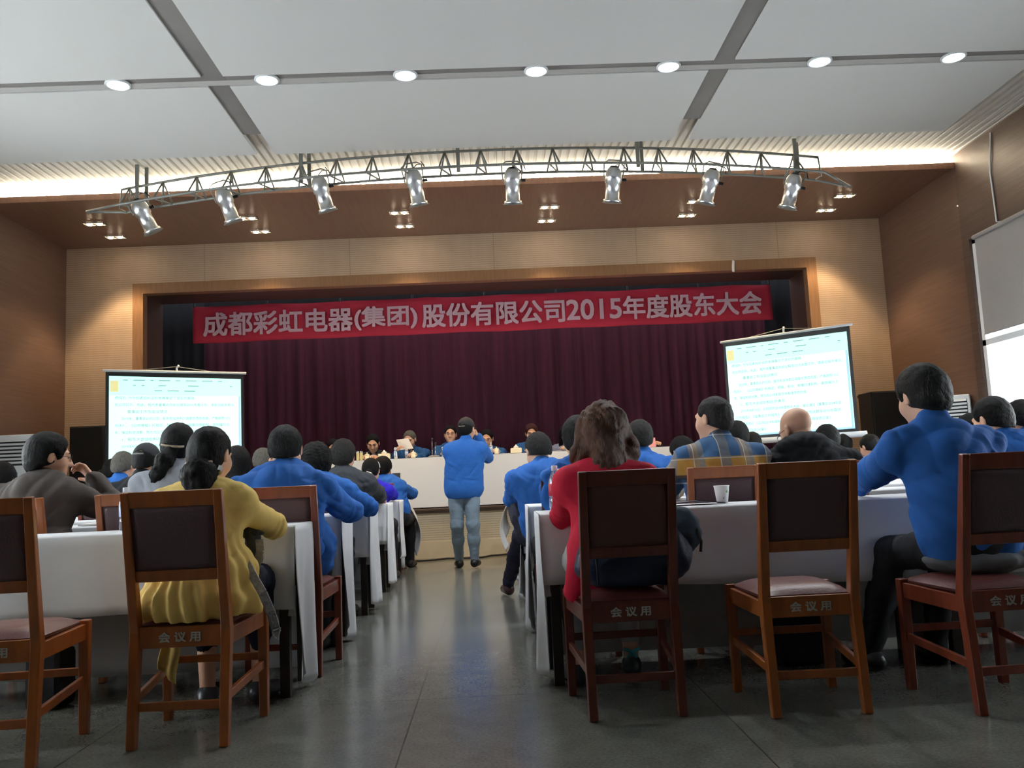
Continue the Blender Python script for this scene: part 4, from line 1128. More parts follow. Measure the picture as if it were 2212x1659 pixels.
# ================================================================= the seated audience
def seat(px, py, Y, hx, hy, label, **k):
    h = at(px, py, Y)
    hx = h.x if hx is None else hx
    if k.pop('ch', False):
        chair(hx, hy+.02, 0, 'red', 'wooden chair seating the '+' '.join(label.split()[:12]))
    return person(label, h, (hx, hy, k.pop('hz', .575)), **k)
GB = SHADE('grey_brown_jacket', '#57504c'); DK = SHADE('dark_jacket', '#22262b'); LG = SHADE('pale_grey_shirt', '#aeb4bf'); YE = SHADE('mustard_jersey', '#f2d07a')
RD = SHADE('crimson_blazer', '#c81f3c'); CH = SHADE('charcoal_jacket', '#3a3d42'); VI = SHADE('violet_top', '#2d23b4'); PU = SHADE('dark_purple_jacket', '#2c1b33'); WH = SHADE('white_shirt_cloth', '#c9cedb')
JN = SHADE('light_grey_jeans', '#8496a4'); NV = SHADE('navy_trousers', '#23233a'); PLG = SHADE('slate_grey_blouse', '#7b7f95'); BKH = SHADE('black_hoodie', '#15181c')

# ---- first row
def yskirt(f):
    c0 = npv(-1.18, 3.50, .49)
    f.ell(c0, (.235, .20, .075), None, .06)
    f.cone((-1.18, 3.52, .70), (-1.18, 3.50, .52), .12, .21, .05); f.ell((-1.17, 3.56, .60), (.195, .20, .13), None, .05)
    f.cone((-1.34, 3.50, .52), (-1.40, 3.45, .465), .05, .022, .05); f.cone((-.99, 3.50, .50), (-.965, 3.47, .46), .05, .03, .04)
    q = f.sl((-1.5, 3.2, .38), (-.85, 3.8, .78)); X, Y, Z = f.pts(q)
    a = np.arctan2(Y-3.50, X+1.18); amp = .011*np.clip((.80-Z)/.3, 0, 1)
    f.F[q] += (amp*np.sin(a*20+Z*6+1.5*np.sin(a*3+Z*9))).astype(np.float32)
Y_ = seat(455, 985, 3.63, -1.165, 3.50, 'woman in a mustard yellow top with a low ponytail, seated nearest left of the aisle', s=.95, fem=True, hyaw=14, pitch=14,
     hair=('pony', 'black'), top=YE, top_name='tunic', legs_mat=SHADE('navy_leggings', '#141a2c'), c=.009, wr=(-1.13, 3.93, .805), pole_r=(1.0, .7, -.65), wl=(-1.30, 4.10, .80),
     hem=.445, fold=(.003, 22), collar=False, extra=dict(skirt=yskirt, tail=[(.012, -.088, -.072), (.03, -.112, -.115), (.042, -.108, -.185)], tailr=(.040, .068, .052), crop=.62), hn={1: (0, 0, -1)},
     feet={-1: (-1.27, 3.86, .09), 1: (-1.06, 3.92, .09)}, shoe=mat('grey_flat_shoe', '#383b41', .4), curl=.5)
MB().tube([Y_['H']-Y_['base']+Y_['Rh'].T@npv(.076, -.04, -.065), Y_['H']-Y_['base']+Y_['Rh'].T@npv(.080, -.055, -.088)], .016, 8).build('silver_ear_clip', M['chrome'], Y_['body'])
# yellow flap of the tunic hanging off the side of the seat
def flap(u, v): return (-1.36+.075*u+.01*math.sin(v*5), 3.56+.02*math.sin(u*6), .40-v*(.17+.06*u))
fl_ = MB().grid(flap, 6, 8).build('tunic_flap', YE, smooth=True, solid=.004); fl_.parent = Y_['body']; fl_.location = -V(Y_['base'])

def rskirt(f):
    f.ell((.50, 3.60, .56), (.175, .16, .14), None, .06)
    f.cone((.38, 3.55, .68), (.325, 3.58, .455), .05, .052, .05)
R_ = seat(1303, 938, 3.74, .47, 3.62, 'woman in a crimson blazer with wavy brown shoulder length hair at the near right table', s=.98, fem=True, hyaw=0, pitch=8,
     hair=('wavy', 'brown'), top=RD, top_name='blazer', legs_mat=SHADE('white_trousers', '#a7a7a8'), c=.009, wl=(.44, 4.10, .80), pole_l=(-.62, .1, -.8), wr=(.66, 4.10, .80),
     hem=.40, fold=(.003, 18), extra=dict(skirt=rskirt, crop=.80), feet={1: (.60, 4.02, .09), -1: (.34, 3.92, .09)}, shoe=mat('dark_sandal', '#1f2a2c', .5), shw=.165, big=1.0)
for k in (-1, 1):
    MB().tube([(.60+k*.035, 3.985, .13), (.60, 3.99, .115), (.60-k*.02, 3.985, .09)], .009, 6).build('turquoise_bow', mat('turquoise_satin', '#3fa9b5', .4), R_['body'], loc=-V(R_['base']), smooth=True)

B_ = seat(1992, 858, 3.62, 1.93, 3.46, 'man in a bright blue work jacket with greying hair, nearest person at the right', s=1.04, hyaw=-12, pitch=14, yaw=-6,
     hair=('full', 'grey'), top=JB, legs_mat=TR, c=.009, wl=(1.74, 4.08, .81), pole_l=(-1, .0, -.9), wr=(2.10, 4.1, .80), hem=.515, fold=(.011, 13), big=1.06, extra=dict(creases=[(-.02, .36, .10, .22, -.012, .013), (-.14, .30, .13, .12, .012, .02), (-.14, .27, .13, .085, -.008, .014), (.07, .42, .13, .30, -.009, .012), (-.19, .05, .05, .02, .007, .02)]),
     feet={-1: (1.66, 3.90, .09), 1: (1.98, 3.95, .09)}, hz=.56)
# grey shirt tail showing below the jacket
f = Field((1.6, 3.2, .38), (2.3, 3.8, .62), .01)
f.ell((1.93, 3.46, .515), (.205, .16, .06), None, .02); f.disp(folds(.006, 30, 4)); B_['part'](f, 'shirt_tail', SHADE('grey_shirt_tail', '#62676b'))

# ---- second row, left
G_ = seat(106, 988, 4.86, -2.46, 4.66, 'man in a grey brown jacket and glasses, head turned right, hand at his mouth', s=1.04, hyaw=52, pitch=8, yaw=14, big=1.12, hair=('full', 'black'), top=GB, c=.010,
     wr=(-2.28, 4.98, 1.03), pole_r=(.9, .1, -.8), wl=(-2.65, 5.2, .80), glasses=True, fold=(.008, 18), hn={1: (-.8, -.3, .2)}, curl={1: .8, -1: .5}, slump=1)
seat(383, 965, 4.84, -1.74, 4.66, 'woman in a pale grey top with a long dark ponytail falling to the left', s=1.0, fem=True, hyaw=-14, roll=8, pitch=10, hair=('ponylong', 'black'), top=LG, top_name='shirt', c=.010, table_y=.55,
     fold=(.005, 18), extra=dict(tail=[(-.01, -.10, -.035), (-.035, -.13, -.11), (-.055, -.125, -.19), (-.075, -.11, -.255)], tailr=(.036, .042, .036, .012)))
L_ = seat(617, 972, 4.82, -1.13, 4.62, 'heavy man in a blue work jacket, second row beside the aisle on the left', s=1.06, hyaw=-4, pitch=16, big=1.12, hair=('short', 'black'), top=JB, c=.010,
     wr=(-.92, 5.20, .81), pole_r=(1, -.2, -.75), table_y=.55, fold=(.010, 17), hem=.47)
f = Field((-1.15, 4.4, .35), (-.7, 5.0, .95), .010)
f.ell((-.955, 4.72, .60), (.095, .13, .16), None, .02); f.disp(folds(.009, 26, 3)); L_['part'](f, 'loose_jacket_side', JB)
# ---- third row, left
seat(317, 998, 6.04, -2.37, 5.86, 'man in a dark jacket and grey baseball cap, third row left', ch=True, hyaw=8, pitch=16, hair=('cap', 'black'), top=DK, c=.012, table_y=.55)
seat(685, 1000, 6.02, -1.19, 5.86, 'woman in a blue jacket with short curly black hair, third row left', s=.97, fem=True, hyaw=10, pitch=14, hair=('curly', 'black'), top=JB, c=.011, wr=(-.97, 6.36, .81), pole_r=(1, -.1, -.7), big=1.12, table_y=.55, shw=.19)
seat(513, 1003, 6.02, None, 5.86, 'woman with straight black hair, seen between the yellow top and the heavy man in blue', ch=True, s=.96, fem=True, pitch=12, hair=('long', 'black'), top=DK, c=.013, table_y=.55)
seat(2, 1040, 6.0, None, 5.86, 'dark haired person in a white shirt at the left edge of the photo', ch=True, s=.98, pitch=16, hair=('full', 'black'), top=WH, top_name='shirt', c=.014, table_y=.55)
# ---- further rows, left
seat(742, 986, 7.14, -1.22, 7.04, 'man in a charcoal grey jacket, fourth row beside the aisle on the left', s=1.06, pitch=10, hyaw=4, hair=('full', 'grey'), top=CH, c=.012, wr=(-.98, 7.62, .81), pole_r=(1, 0, -.8), table_y=.6, big=1.06)
seat(267, 1008, 7.2, None, 7.04, 'grey haired man in a blue jacket in front of the left screen', ch=True, pitch=14, hyaw=8, hair=('thin', 'silver'), top=JB, c=.014, table_y=.6)
seat(801, 1018, 8.26, -1.13, 8.16, 'woman in a violet top with hair pinned by a grey clip', s=.97, fem=True, pitch=20, hair=('clip', 'black'), top=VI, c=.013, wr=(-1.0, 8.82, .81), pole_r=(1, 0, -.6), table_y=.6)
seat(570, 996, 8.3, None, 8.16, 'grey haired man beyond the heavy man in blue', ch=True, hyaw=30, pitch=10, hair=('thin', 'silver'), top=DK, c=.015, table_y=.6)
seat(246, 1020, 8.4, None, 8.2, 'dark haired man in a blue jacket, fifth row left', ch=True, hyaw=14, pitch=14, hair=('short', 'black'), top=JB, c=.015, table_y=.6)
seat(828, 1013, 9.33, -1.06, 9.22, 'man in a blue jacket in the front row left of the aisle', pitch=16, hyaw=12, hair=('full', 'black'), top=JB, c=.013, wr=(-.90, 9.75, .81), pole_r=(1, 0, -.6), table_y=.6)
seat(225, 1040, 9.3, None, 9.2, 'small distant man in a blue jacket, front row at the far left', ch=True, pitch=12, hyaw=-10, hair=('short', 'black'), top=JB, c=.015, table_y=.6)
# ---- second row, right
seat(1541, 906, 4.82, 1.24, 4.64, 'man in a blue and yellow plaid shirt with cropped hair, head turned left', s=1.04, hyaw=-38, pitch=4, hair=('crop', 'grey'), top=PLAID, top_name='shirt', c=.010, table_y=.55, wl=(1.10, 5.18, .81), pole_l=(-1, -.2, -.8), big=1.06, fold=(.005, 16))
def hood(f):
    f.ell(Hd, (.15, .10, .07), None, .04); f.ell((1.78, 4.66, .62), (.2, .16, .14), None, .05)
Hd = npv(*at(1735, 962, 4.74))
seat(1721, 930, 4.86, 1.76, 4.66, 'bald man in a black hooded top with glasses, second row right', s=1.03, hyaw=-26, pitch=26, hair=('bald', 'black'), top=BKH, top_name='hoodie', c=.010, table_y=.55, glasses=True, big=1.12, slump=1, extra=dict(skirt=hood), hem=.5)
seat(2143, 908, 4.82, 2.96, 4.66, 'man with cropped dark hair in a blue jacket, right edge behind the nearest man', s=1.04, hyaw=-22, pitch=16, hair=('short', 'black'), top=JB, c=.011, table_y=.55, big=1.1)
seat(1250, 950, 4.82, .40, 4.66, 'dark haired person in a blue jacket hidden behind the woman in red', s=1.0, pitch=10, hair=('full', 'black'), top=JB, c=.012, wl=(.42, 5.16, .80), wr=(.60, 5.16, .80), pole_l=(0, -.1, -1), shw=.14, big=.88)
# ---- third row, right
A_ = seat(1163, 975, 6.02, .40, 5.92, 'man in a blue jacket at the right of the aisle with one leg stretched out', s=1.03, hyaw=-16, pitch=26, hair=('short', 'grey'), top=JB, legs_mat=NV, c=.010, wl=(.34, 6.34, .81), pole_l=(-1, -.1, -.5), table_y=.5,
     knees={-1: (.20, 6.34, .50), 1: (.52, 6.34, .50)}, feet={-1: (.09, 6.92, .10), 1: (.50, 6.4, .09)}, shoe=mat('oxblood_shoe_leather', '#3a1c1c', .35), big=1.08, hem=.46)
seat(1383, 948, 6.04, .98, 5.9, 'man in a blue jacket behind the right shoulder of the woman in red', ch=True, s=1.04, hyaw=4, pitch=12, hair=('short', 'grey'), top=JB, c=.012, table_y=.5, big=1.08)
seat(1474, 978, 7.12, None, 7.04, 'man in a black jacket with bowed head beside the man in plaid', ch=True, pitch=30, hyaw=-24, hair=('full', 'black'), top=DK, c=.012, table_y=.5)
seat(2098, 935, 6.0, None, 5.88, 'person in dark purple seen past the shoulder of the nearest man in blue', ch=True, pitch=18, hyaw=-10, hair=('full', 'black'), top=PU, c=.013, table_y=.5)
seat(2205, 905, 6.05, None, 5.9, 'dark haired person in a blue jacket cut off by the right edge of the photo', ch=True, pitch=10, hyaw=-20, hair=('full', 'black'), top=JB, c=.013, table_y=.5)
# ---- further rows, right
seat(1787, 952, 7.16, None, 7.04, 'dark haired man just right of the bald man', ch=True, pitch=16, hair=('full', 'black'), top=SHADE('patterned_grey_shirt', '#8f8e96'), c=.014, table_y=.6)
seat(1823, 962, 9.35, None, 9.2, 'man in a blue jacket below the roller of the right screen', ch=True, pitch=16, hyaw=12, hair=('short', 'black'), top=JB, c=.014, table_y=.6)
seat(1879, 966, 8.35, None, 8.16, 'dark haired person in a lilac shirt below the right loudspeaker', ch=True, s=.98, pitch=18, hyaw=-20, hair=('short', 'black'), top=SHADE('lilac_shirt', '#a7a6c8'), c=.014, table_y=.6)
seat(1626, 962, 8.3, None, 8.16, 'man in a blue jacket below the lower left corner of the right screen', ch=True, pitch=14, hyaw=16, hair=('short', 'black'), top=JB, c=.014, table_y=.6)
seat(1592, 945, 7.1, None, 7.04, 'dark haired man glimpsed above the shoulder of the man in plaid', ch=True, pitch=18, hair=('full', 'black'), top=DK, c=.015, table_y=.6)

# ---- the woman standing in the aisle
hS = at(1008, 928, 9.05); px_ = at(1002, 1072, 9.05)
fL, fR = gd(993, 1226), gd(1024, 1232)
S_ = person('woman in blue jacket, grey jeans and black cap standing in the aisle, hand raised', hS, (px_.x, 9.07, .845), stand=True, hyaw=24, pitch=4, s=.99, fem=True,
     hair=('cap', 'black'), top=JB, legs_mat=JN, c=.0085, wr=(hS.x+.115, 9.24, 1.385), pole_r=(.45, .25, -1), wl=(hS.x-.05, 9.45, 1.30), pole_l=(-.35, .5, -1),
     knees={-1: (px_.x-.085, 9.10, .47), 1: (px_.x+.085, 9.05, .47)}, feet={-1: (fL.x, fL.y-.02, .09), 1: (fR.x+.01, fR.y+.12, .11)}, hem=.745, fold=(.004, 15), big=1.03, curl=.25,
     hn={1: (-1, 0, .1), ('t', 1): (0, -1, 0)}, extra=dict(skirt=lambda f: (f.ell((px_.x, 9.07, .84), (.205, .14, .15), None, .05), f.ell((px_.x, 9.07, 1.0), (.19, .13, .2), None, .05))))
# smartphone she holds up
ph = MB().box(-.035, .035, -.005, .005, -.07, .07).build('smartphone', M['dark'], bevel=.004, loc=(hS.x+.02, 9.50, 1.36))
tag(ph, 'dark smartphone held up by the woman standing in the aisle', 'phone')

# ---- the head table
def panel(px, py, Y, label, **k):
    h = at(px, py, Y); dy = k.pop('hy', .16); wz = SZ+.045
    k.setdefault('wl', (h.x+.10, 11.36, wz)); k.setdefault('wr', (h.x-.10, 11.36, wz)); dx = k.pop('dx', 0)
    hz = h.z-.62*k.get('s', 1.0)
    k.setdefault('c', .0078)
    ks = {q: (h.x+dx-q*.12, Y+dy-.38, .93) for q in (-1, 1)}
    ft = {q: (h.x+dx-q*.12, Y+dy-.40, .60+.09) for q in (-1, 1)}
    return person(label, h, (h.x+dx, Y+dy, max(hz, .86)), yaw=180, hyaw=180+k.pop('turn', 0), knees=ks, feet=ft, fold=(.006, 22), **k)
panel(720, 968, 11.78, 'man in a black jacket at the left end of the head table', pitch=22, turn=-10, hair=('short', 'black'), top=DK, inner=WH, skin='tan')
panel(806, 958, 11.78, 'man in a black jacket over a white shirt reading at the head table', pitch=26, hair=('short', 'black'), top=DK, inner=WH, skin='tan', s=1.0)
hc = at(885, 950, 11.78)
panel(885, 950, 11.78, 'man in a blue jacket with thin grey hair holding a sheet of paper', pitch=20, turn=14, hair=('thin', 'silver'), top=JB2, skin='tan', wr=(hc.x-.13, 11.40, 1.36), dx=.06)
panel(973, 939, 11.78, 'man in a blue jacket and glasses looking up behind the microphone', pitch=2, hair=('short', 'black'), top=JB2, skin='tan', glasses=True)
panel(1052, 948, 11.78, 'man in a blue jacket and glasses reading aloud right of the standing woman', pitch=18, turn=8, hair=('short', 'black'), top=JB2, skin='tan', glasses=True, s=1.02)
panel(1148, 936, 11.78, 'woman in a blue jacket with short auburn hair and glasses at the head table', pitch=14, fem=True, hair=('full', 'auburn'), top=JB2, skin='tan', glasses=True, s=.98)
panel(1222, 940, 11.78, 'woman in a slate grey blouse with long black hair at the head table', pitch=10, turn=-14, fem=True, hair=('long', 'black'), top=PLG, skin='tan', glasses=True, s=.96)
panel(1394, 946, 11.78, 'dark haired person at the right end of the head table behind a water bottle', pitch=20, hair=('full', 'black'), top=DK, skin='tan', c=.010)
for i, (px, n_) in enumerate(((720, 'first'), (806, 'second'), (885, 'third'), (973, 'fourth'), (1052, 'fifth'), (1148, 'sixth'), (1222, 'seventh'), (1394, 'last'))):
    t = empty('stage_chair', (at(px, 950, 11.95).x, 12.02, .60))
    MB().box(-.2, .2, -.2, .2, .14, .19).build('seat', LEA['dark'], t, bevel=.01)
    MB().box(-.19, .19, .2, .22, .20, .52).build('backrest', LEA['dark'], t, bevel=.01)
    for a in (-1, 1):
        for b in (-1, 1): MB().box(a*.18-.015, a*.18+.015, b*.18-.015, b*.18+.015, 0, .14).build('leg', WOODS['dark'], t)
    tag(t, 'low dark chair behind the head table, %s from the left' % n_, 'chair', 'chairs behind the head table')
# ================================================================= things on the tables and about the hall
def onst(px): p = at(px, 985, SY+.12); return V((p.x, SY+.12, SZ+.002))
def bottle(loc, h, lab, grp, label_mat=None):
    t = empty('water_bottle', loc); k = h/.21
    MB().lathe([(.028*k, 0), (.031*k, .006*k), (.031*k, .05*k), (.029*k, .06*k), (.031*k, .07*k), (.031*k, .135*k), (.022*k, .165*k), (.012*k, .183*k), (.012*k, .19*k)], 20).build('bottle_body', M['glass'], t, smooth=True)
    MB().lathe([(.0318*k, .068*k), (.0318*k, .125*k)], 20).build('label', label_mat or mat('bottle_wrap_blue', '#b4c4e6', .4), t, smooth=True)
    MB().lathe([(.0145*k, .186*k), (.0145*k, .208*k), (.012*k, .21*k), (0, .21*k)], 16).build('cap', M['capwhite'], t, smooth=True)
    return tag(t, lab, 'bottle', grp)
def teacup(loc, lab, s=1.0):
    t = empty('lidded_teacup', loc)
    MB().lathe([(.03*s, 0), (.037*s, .006*s), (.04*s, .085*s), (.037*s, .085*s), (.034*s, .01*s), (0, .01*s)], 24).build('cup', M['ceramic'], t, smooth=True)
    MB().lathe([(.043*s, .084*s), (.043*s, .09*s), (.030*s, .10*s), (.01*s, .104*s), (.008*s, .112*s), (.012*s, .12*s), (.008*s, .127*s), (0, .128*s)], 24).build('lid', M['ceramic'], t, smooth=True)
    MB().tube([(.038*s, 0, .07*s), (.06*s, 0, .065*s), (.062*s, 0, .035*s), (.038*s, 0, .025*s)], .005*s, 8).build('handle', M['ceramic'], t, smooth=True)
    return tag(t, lab, 'teacup', 'lidded teacups on the head table')
def flask(loc, r, h, lab, glassy=False):
    t = empty('thermos_flask', loc)
    MB().lathe([(r*.95, 0), (r, .004), (r, h*.78), (r*.96, h*.80)], 20).build('flask_body', mat('tea_glass', '#c9c28a', .15) if glassy else M['chrome'], t, smooth=True)
    MB().lathe([(r*1.0, h*.80), (r*1.0, h*.98), (r*.9, h), (0, h)], 20).build('lid', M['chrome'], t, smooth=True)
    return tag(t, lab, 'flask', 'flasks on the head table')
flask(onst(773), .020, .115, 'clear tea flask with steel lid, leftmost on the head table', True)
flask(onst(780.5), .020, .115, 'steel lidded tea flask touching the leftmost flask on the head table', True)
flask(onst(855), .022, .145, 'tall steel flask in front of the man holding the paper')
flask(onst(957), .017, .125, 'slim steel flask just left of the standing woman')
teacup(onst(793), 'cream lidded teacup in front of the man with the white shirt', .74)
teacup(onst(893), 'tall cream lidded teacup right of the held sheet of paper', .74)
teacup(onst(1073), 'cream lidded teacup in front of the man reading aloud', .74)
bottle(onst(878.5), .14, 'clear water bottle behind the sheet of paper on the head table', 'water bottles on the head table')
bottle(onst(1061.5), .15, 'clear water bottle right of the standing woman on the head table', 'water bottles on the head table')
bottle(onst(1187), .15, 'clear water bottle between the two women at the head table', 'water bottles on the head table')
bottle(onst(1224), .155, 'clear water bottle in front of the woman with long black hair', 'water bottles on the head table')
p = onst(1392); bottle((p.x, SY+.25, SZ+.002), .18, 'clear water bottle behind the pink name card', 'water bottles on the head table')
def tissue(loc, lab, s=1.0):
    t = empty('tissue_box', loc)
    MB().box(-.075*s, .075*s, -.05, .05, 0, .07*s).build('box', M['ceramic'], t, bevel=.012)
    MB().lathe([(.03*s, .07*s), (.035*s, .085*s), (.015*s, .10*s), (.008*s, .115*s), (0, .118*s)], 10).build('tissue', M['paper'], t)
    tag(t, lab, 'tissue box', 'cream boxes on the head table')
tissue(onst(830), 'cream tissue box between the man in the white shirt and the held paper')
tissue(onst(1115.5), 'cream tissue box in front of the woman with auburn hair', .95)
p = onst(814); tag(MB().add([(0, 0, 0), (.12, 0, 0), (.10, .02, .06), (.04, .015, .055)], [(0, 1, 2, 3)]).build('folded_napkin', M['ceramic'], loc=p, solid=.01), 'cream folded cloth beside the left tissue box on the head table', 'napkin')
# microphones
def mic(px, lab, h=.17):
    t = empty('desk_microphone', onst(px))
    MB().lathe([(.05, 0), (.05, .012), (.02, .02), (0, .02)], 20).build('base', M['steel'], t, smooth=True)
    MB().tube([(0, 0, .015), (0, .01, .10), (0, .05, h)], .004, 8).build('gooseneck', M['chrome'], t, smooth=True)
    MB().tube([(0, .05, h), (0, .075, h+.02)], .012, 10).build('microphone_head', M['dark'], t, smooth=True)
    tag(t, lab, 'microphone', 'desk microphones')
mic(941, 'desk microphone in front of the man with glasses looking up', .16)
mic(934, 'black tipped desk microphone left of the man looking up', .22)
# paper held by the third man, papers on the table
a = [at(*q, 11.36) for q in ((856, 950), (882, 946.5), (893.5, 969), (864, 972))]
c0 = a[0]
o = MB().add([x-c0+V((0, dy, 0)) for x, dy in zip(a, (0, -.02, -.02, .02))], [(0, 3, 2, 1)]).build('sheet_of_paper', M['paper'], loc=c0, solid=.0015)
tag(o, 'pinkish white sheet of paper held up at the head table', 'paper')
a = [at(*q, 11.15) for q in ((1048, 970), (1058, 969), (1062, 981), (1050, 982))]; c0 = a[0]
tag(MB().add([x-c0 for x in a], [(0, 3, 2, 1)]).build('speech_paper', M['paper'], loc=c0, solid=.0015), 'paper the reading man holds up beside the standing woman', 'paper')
for px, lab in ((1095, 'open booklet lying beside the cup of the reading man'), (1195, 'papers lying before the woman with long black hair')):
    p = onst(px); tag(MB().add([(-.12, 0, .004), (0, -.01, .002), (.12, 0, .006), (.12, .18, .012), (0, .17, .004), (-.12, .18, .010)], [(0, 1, 4, 5), (1, 2, 3, 4)]).build('open_booklet', M['paper'], loc=p, solid=.003), lab, 'booklet')
# pink name card
p0, p1 = at(1386, 967, SY+.06), at(1417.5, 966, SY+.06); w_ = p1.x-p0.x
t = empty('name_card', ((p0.x+p1.x)/2, SY+.06, SZ+.003))
MB().add([(-w_/2, 0, 0), (w_/2, 0, 0), (w_/2, .03, .115), (-w_/2, .03, .115), (w_/2, .06, 0), (-w_/2, .06, 0)], [(0, 1, 2, 3), (3, 2, 4, 5)]).build('card', M['paper_pink'], t, solid=.002)
text('card_lettering', '董  事', .05, M['ink'], t, (0, .012, .060), rot=(PI/2-.25, 0, 0), bold=.0012, width=.105)
tag(t, 'pink folded name card lettered in Chinese at the right end of the head table', 'name card')

# ---- near tables
t = empty('paper_cup', at(1561, 1089, 4.10)*1.0); t.location.z = TZ+.008
MB().lathe([(.026, 0), (.026, .002), (.036, .078), (.0375, .080), (.0375, .083), (.035, .083), (.0255, .006), (0, .006)], 28).build('cup', mat('paper_cup_white', '#e9ebe9', .6), t, smooth=True)
MB().add([(.010, -.0345, .05), (.018, -.0315, .048), (.020, -.031, .062), (.013, -.0345, .060)], [(0, 1, 2, 3)]).build('printed_leaf', mat('leaf_print_green', '#6fae5e', .6), t, solid=.0012)
MB().add([(-.006, -.0315, .022), (.000, -.0315, .020), (.002, -.0315, .032)], [(0, 1, 2)]).build('printed_mark', mat('print_grey', '#8b8a88', .6), t, solid=.0012)
tag(t, 'white paper cup with a small green leaf print on the near right table', 'cup')
p = at(1201, 1085, 4.16); bottle((p.x, 4.16, TZ+.008), .215, 'clear water bottle with red printed label beside the elbow of the woman in red', 'water bottles on the near tables', M['label_red'])
p = at(1214, 1075, 4.22); bottle((p.x, 4.24, TZ+.008), .20, 'clear water bottle half hidden beside the red sleeve', 'water bottles on the near tables')
p = at(272, 1080, 4.22); bottle((p.x, 4.22, TZ+.008), .205, 'water bottle whose white cap shows over the near left chair back', 'water bottles on the near tables')
p = at(1497, 1092, 4.06)
tag(MB().add([(-.16, -.06, .004), (.15, -.04, .003), (.13, .10, .004), (-.14, .12, .016), (.02, -.05, .018)], [(0, 4, 3), (4, 1, 2, 3)]).build('document_folder', mat('dark_plum_folder', '#3a3044', .4), loc=(p.x, 4.08, TZ+.008), solid=.004), 'dark plum document folder lying on the near right table', 'folder')
p = at(180, 1140, 5.3); tag(MB().box(-.1, .1, -.14, .14, 0, .012).build('paper_stack', M['paper'], loc=(-2.36, 5.32, TZ+.008), bevel=.002), 'white papers on the table beneath the arm of the man in grey brown', 'papers')
p = at(858, 1033, 9.75); tag(MB().box(-.045, .045, -.006, .006, -.05, .06).build('tablet_phone', M['dark'], loc=(p.x, 9.66, p.z), rot=(-.3, 0, 0), bevel=.003), 'dark phone propped up before the front row man in blue', 'phone')

# ---- navy bag between the woman in red and her chair back
t = empty('navy_bag', (.535, 3.47, .478))
f = Field((-.24, -.12, -.02), (.33, .16, .36), .008)
f.ell((0.02, .0, .13), (.23, .085, .15), None, .02); f.ell((.0, .0, .08), (.22, .09, .09), None, .05); f.cut((0, 0, .0), (0, 0, -1)); f.disp(folds(.006, 20, 8))
o = f.mesh('bag_body', mat('navy_bag_leather', '#18263f', .5, bump=.3, bscale=60), (0, 0, 0)); o.parent = t
f = Field((.08, -.10, .05), (.34, .2, .36), .008); f.ell((.215, .03, .20), (.085, .06, .10), None, .02); f.disp(folds(.004, 30, 2))
o = f.mesh('side_pocket', mat('slate_bag_cloth', '#2f4052', .7), (0, 0, 0)); o.parent = t
MB().tube([(.275, -.01, .21), (.285, -.03, .16), (.28, -.03, .12)], .006, 6).build('zip_pull', M['dark'], t)
MB().tube([(-.14, -.085, .02), (-.145, -.09, .13), (-.14, -.07, .22)], .004, 6).build('seam_piping', M['dark'], t)
tag(t, 'navy blue bag on the seat behind the woman in red', 'bag')
# grey studded bag strap and fur trimmed bag in the lap of the woman in yellow
t = empty('grey_bag', (-.94, 3.66, .50))
f = Field((-.20, -.1, -.02), (.20, .36, .36), .006)
f.ell((-.085, .04, .16), (.035, .05, .11), None, .02); f.disp(folds(.006, 34, 6))
o = f.mesh('bag_body', SHADE('grey_bag_cloth', '#4c4d4a'), (0, 0, 0)); o.parent = t
f = Field((-.2, -.1, .14), (.2, .36, .36), .006); f.ell((-.09, .06, .255), (.048, .07, .035), None, .02); f.disp(folds(.007, 70, 6))
o = f.mesh('fur_trim', mat('grey_fur', '#4a4a45', .95, bump=1, bscale=200), (0, 0, 0)); o.parent = t
sm = mat('grey_studded_leather', '#a6a8a8', .4, noise=.35, nscale=55, bump=.6, bscale=90)
pl_ = [at(*q, d)-V((-.94, 3.66, .50)) for q, d in (((520, 1192), 3.54), ((543, 1238), 3.47), ((568, 1282), 3.40), ((586, 1325), 3.38), ((597, 1365), 3.40))]
m = MB()
for a, b in zip(pl_, pl_[1:]): m.beam(a, b, .034, .006, (0, 1, 0))
m.build('studded_strap', sm, t)
pb = [at(*q, 3.66)-V((-.94, 3.66, .50)) for q in ((560, 1165), (562, 1190), (556, 1215), (549, 1240))]
m = MB()
for a, b in zip(pb, pb[1:]): m.beam(a, b, .032, .006, (0, 1, 0))
m.build('studded_strap', sm, t)
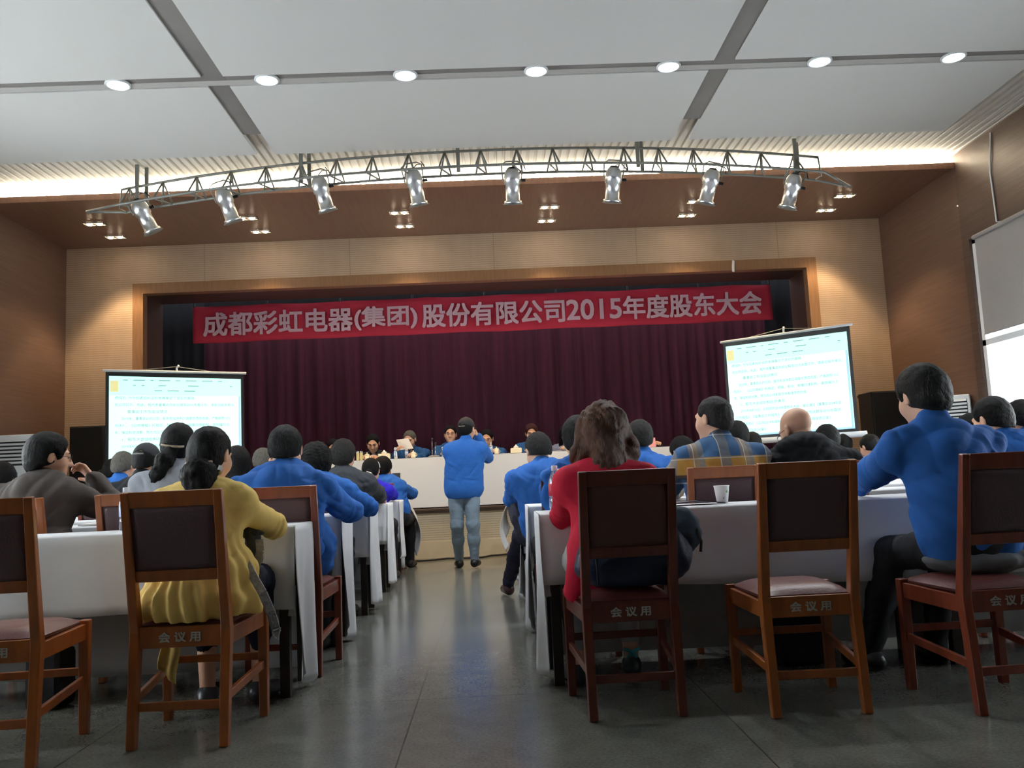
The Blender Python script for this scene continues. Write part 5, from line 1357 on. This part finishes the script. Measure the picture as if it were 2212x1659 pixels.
pc = [at(*q, 3.39)-V((-.94, 3.66, .50)) for q in ((590, 1362), (605, 1356), (600, 1380), (590, 1372))]
MB().tube(pc+[pc[0]], .0045, 6).build('buckle', M['chrome'], t)
tag(t, 'grey bag with a studded strap hanging beside the woman in yellow', 'bag')
# blue jacket draped over a chair back, second row right
p = at(1198, 1020, 4.36)
f = Field((-.2, -.16, -.34), (.26, .16, .1), .009)
f.cone((-.03, -.03, 0), (.12, -.03, 0), .035, .035, .02); f.ell((.04, -.055, -.10), (.10, .035, .17), None, .03); f.ell((.03, .05, -.08), (.09, .03, .12), None, .03); f.disp(folds(.008, 30, 9))
o = f.mesh('draped_jacket', JB, (0, 0, 0)); o.location = (p.x-.01, 4.44, p.z-.02)
tag(o, 'blue jacket draped over the chair back behind the tall water bottle', 'jacket')
# grey jacket hanging at the side of the chair of the man with the stretched leg
p = at(1112, 1092, 6.22)
f = Field((-.16, -.25, -.36), (.18, .25, .3), .009)
f.ell((0.02, 0, 0), (.095, .14, .21), None, .02); f.ell((.04, .02, -.15), (.06, .10, .1), None, .04); f.disp(folds(.010, 34, 2, .25))
o = f.mesh('hanging_jacket', SHADE('grey_purple_jacket', '#4a4a58'), (0, 0, 0)); o.location = (p.x+.03, 6.2, p.z)
tag(o, 'grey jacket hanging down beside the man with the stretched leg, over the aisle', 'jacket')
# dark bags on the floor under the near tables
def floorbag(x0, x1, y, z1, lab):
    t = empty('floor_bag', ((x0+x1)/2, y, 0)); hw = (x1-x0)/2
    MB().box(-hw, hw, -.08, .08, 0, z1).build('bag_body', M['black'], t, bevel=.03)
    MB().tube([(-hw*.5, 0, z1-.01), (-hw*.4, 0, z1+.05), (hw*.4, 0, z1+.05), (hw*.5, 0, z1-.01)], .008, 6).build('handle', M['black'], t, smooth=True)
    tag(t, lab, 'bag')
a, b = gd(78, 1525), gd(160, 1520); floorbag(a.x, b.x, 4.02, .26, 'black bag standing on the floor under the near left table')
a, b = gd(1680, 1435), gd(1775, 1432); floorbag(a.x, b.x, 4.1, .27, 'black bag standing on the floor under the near right table')
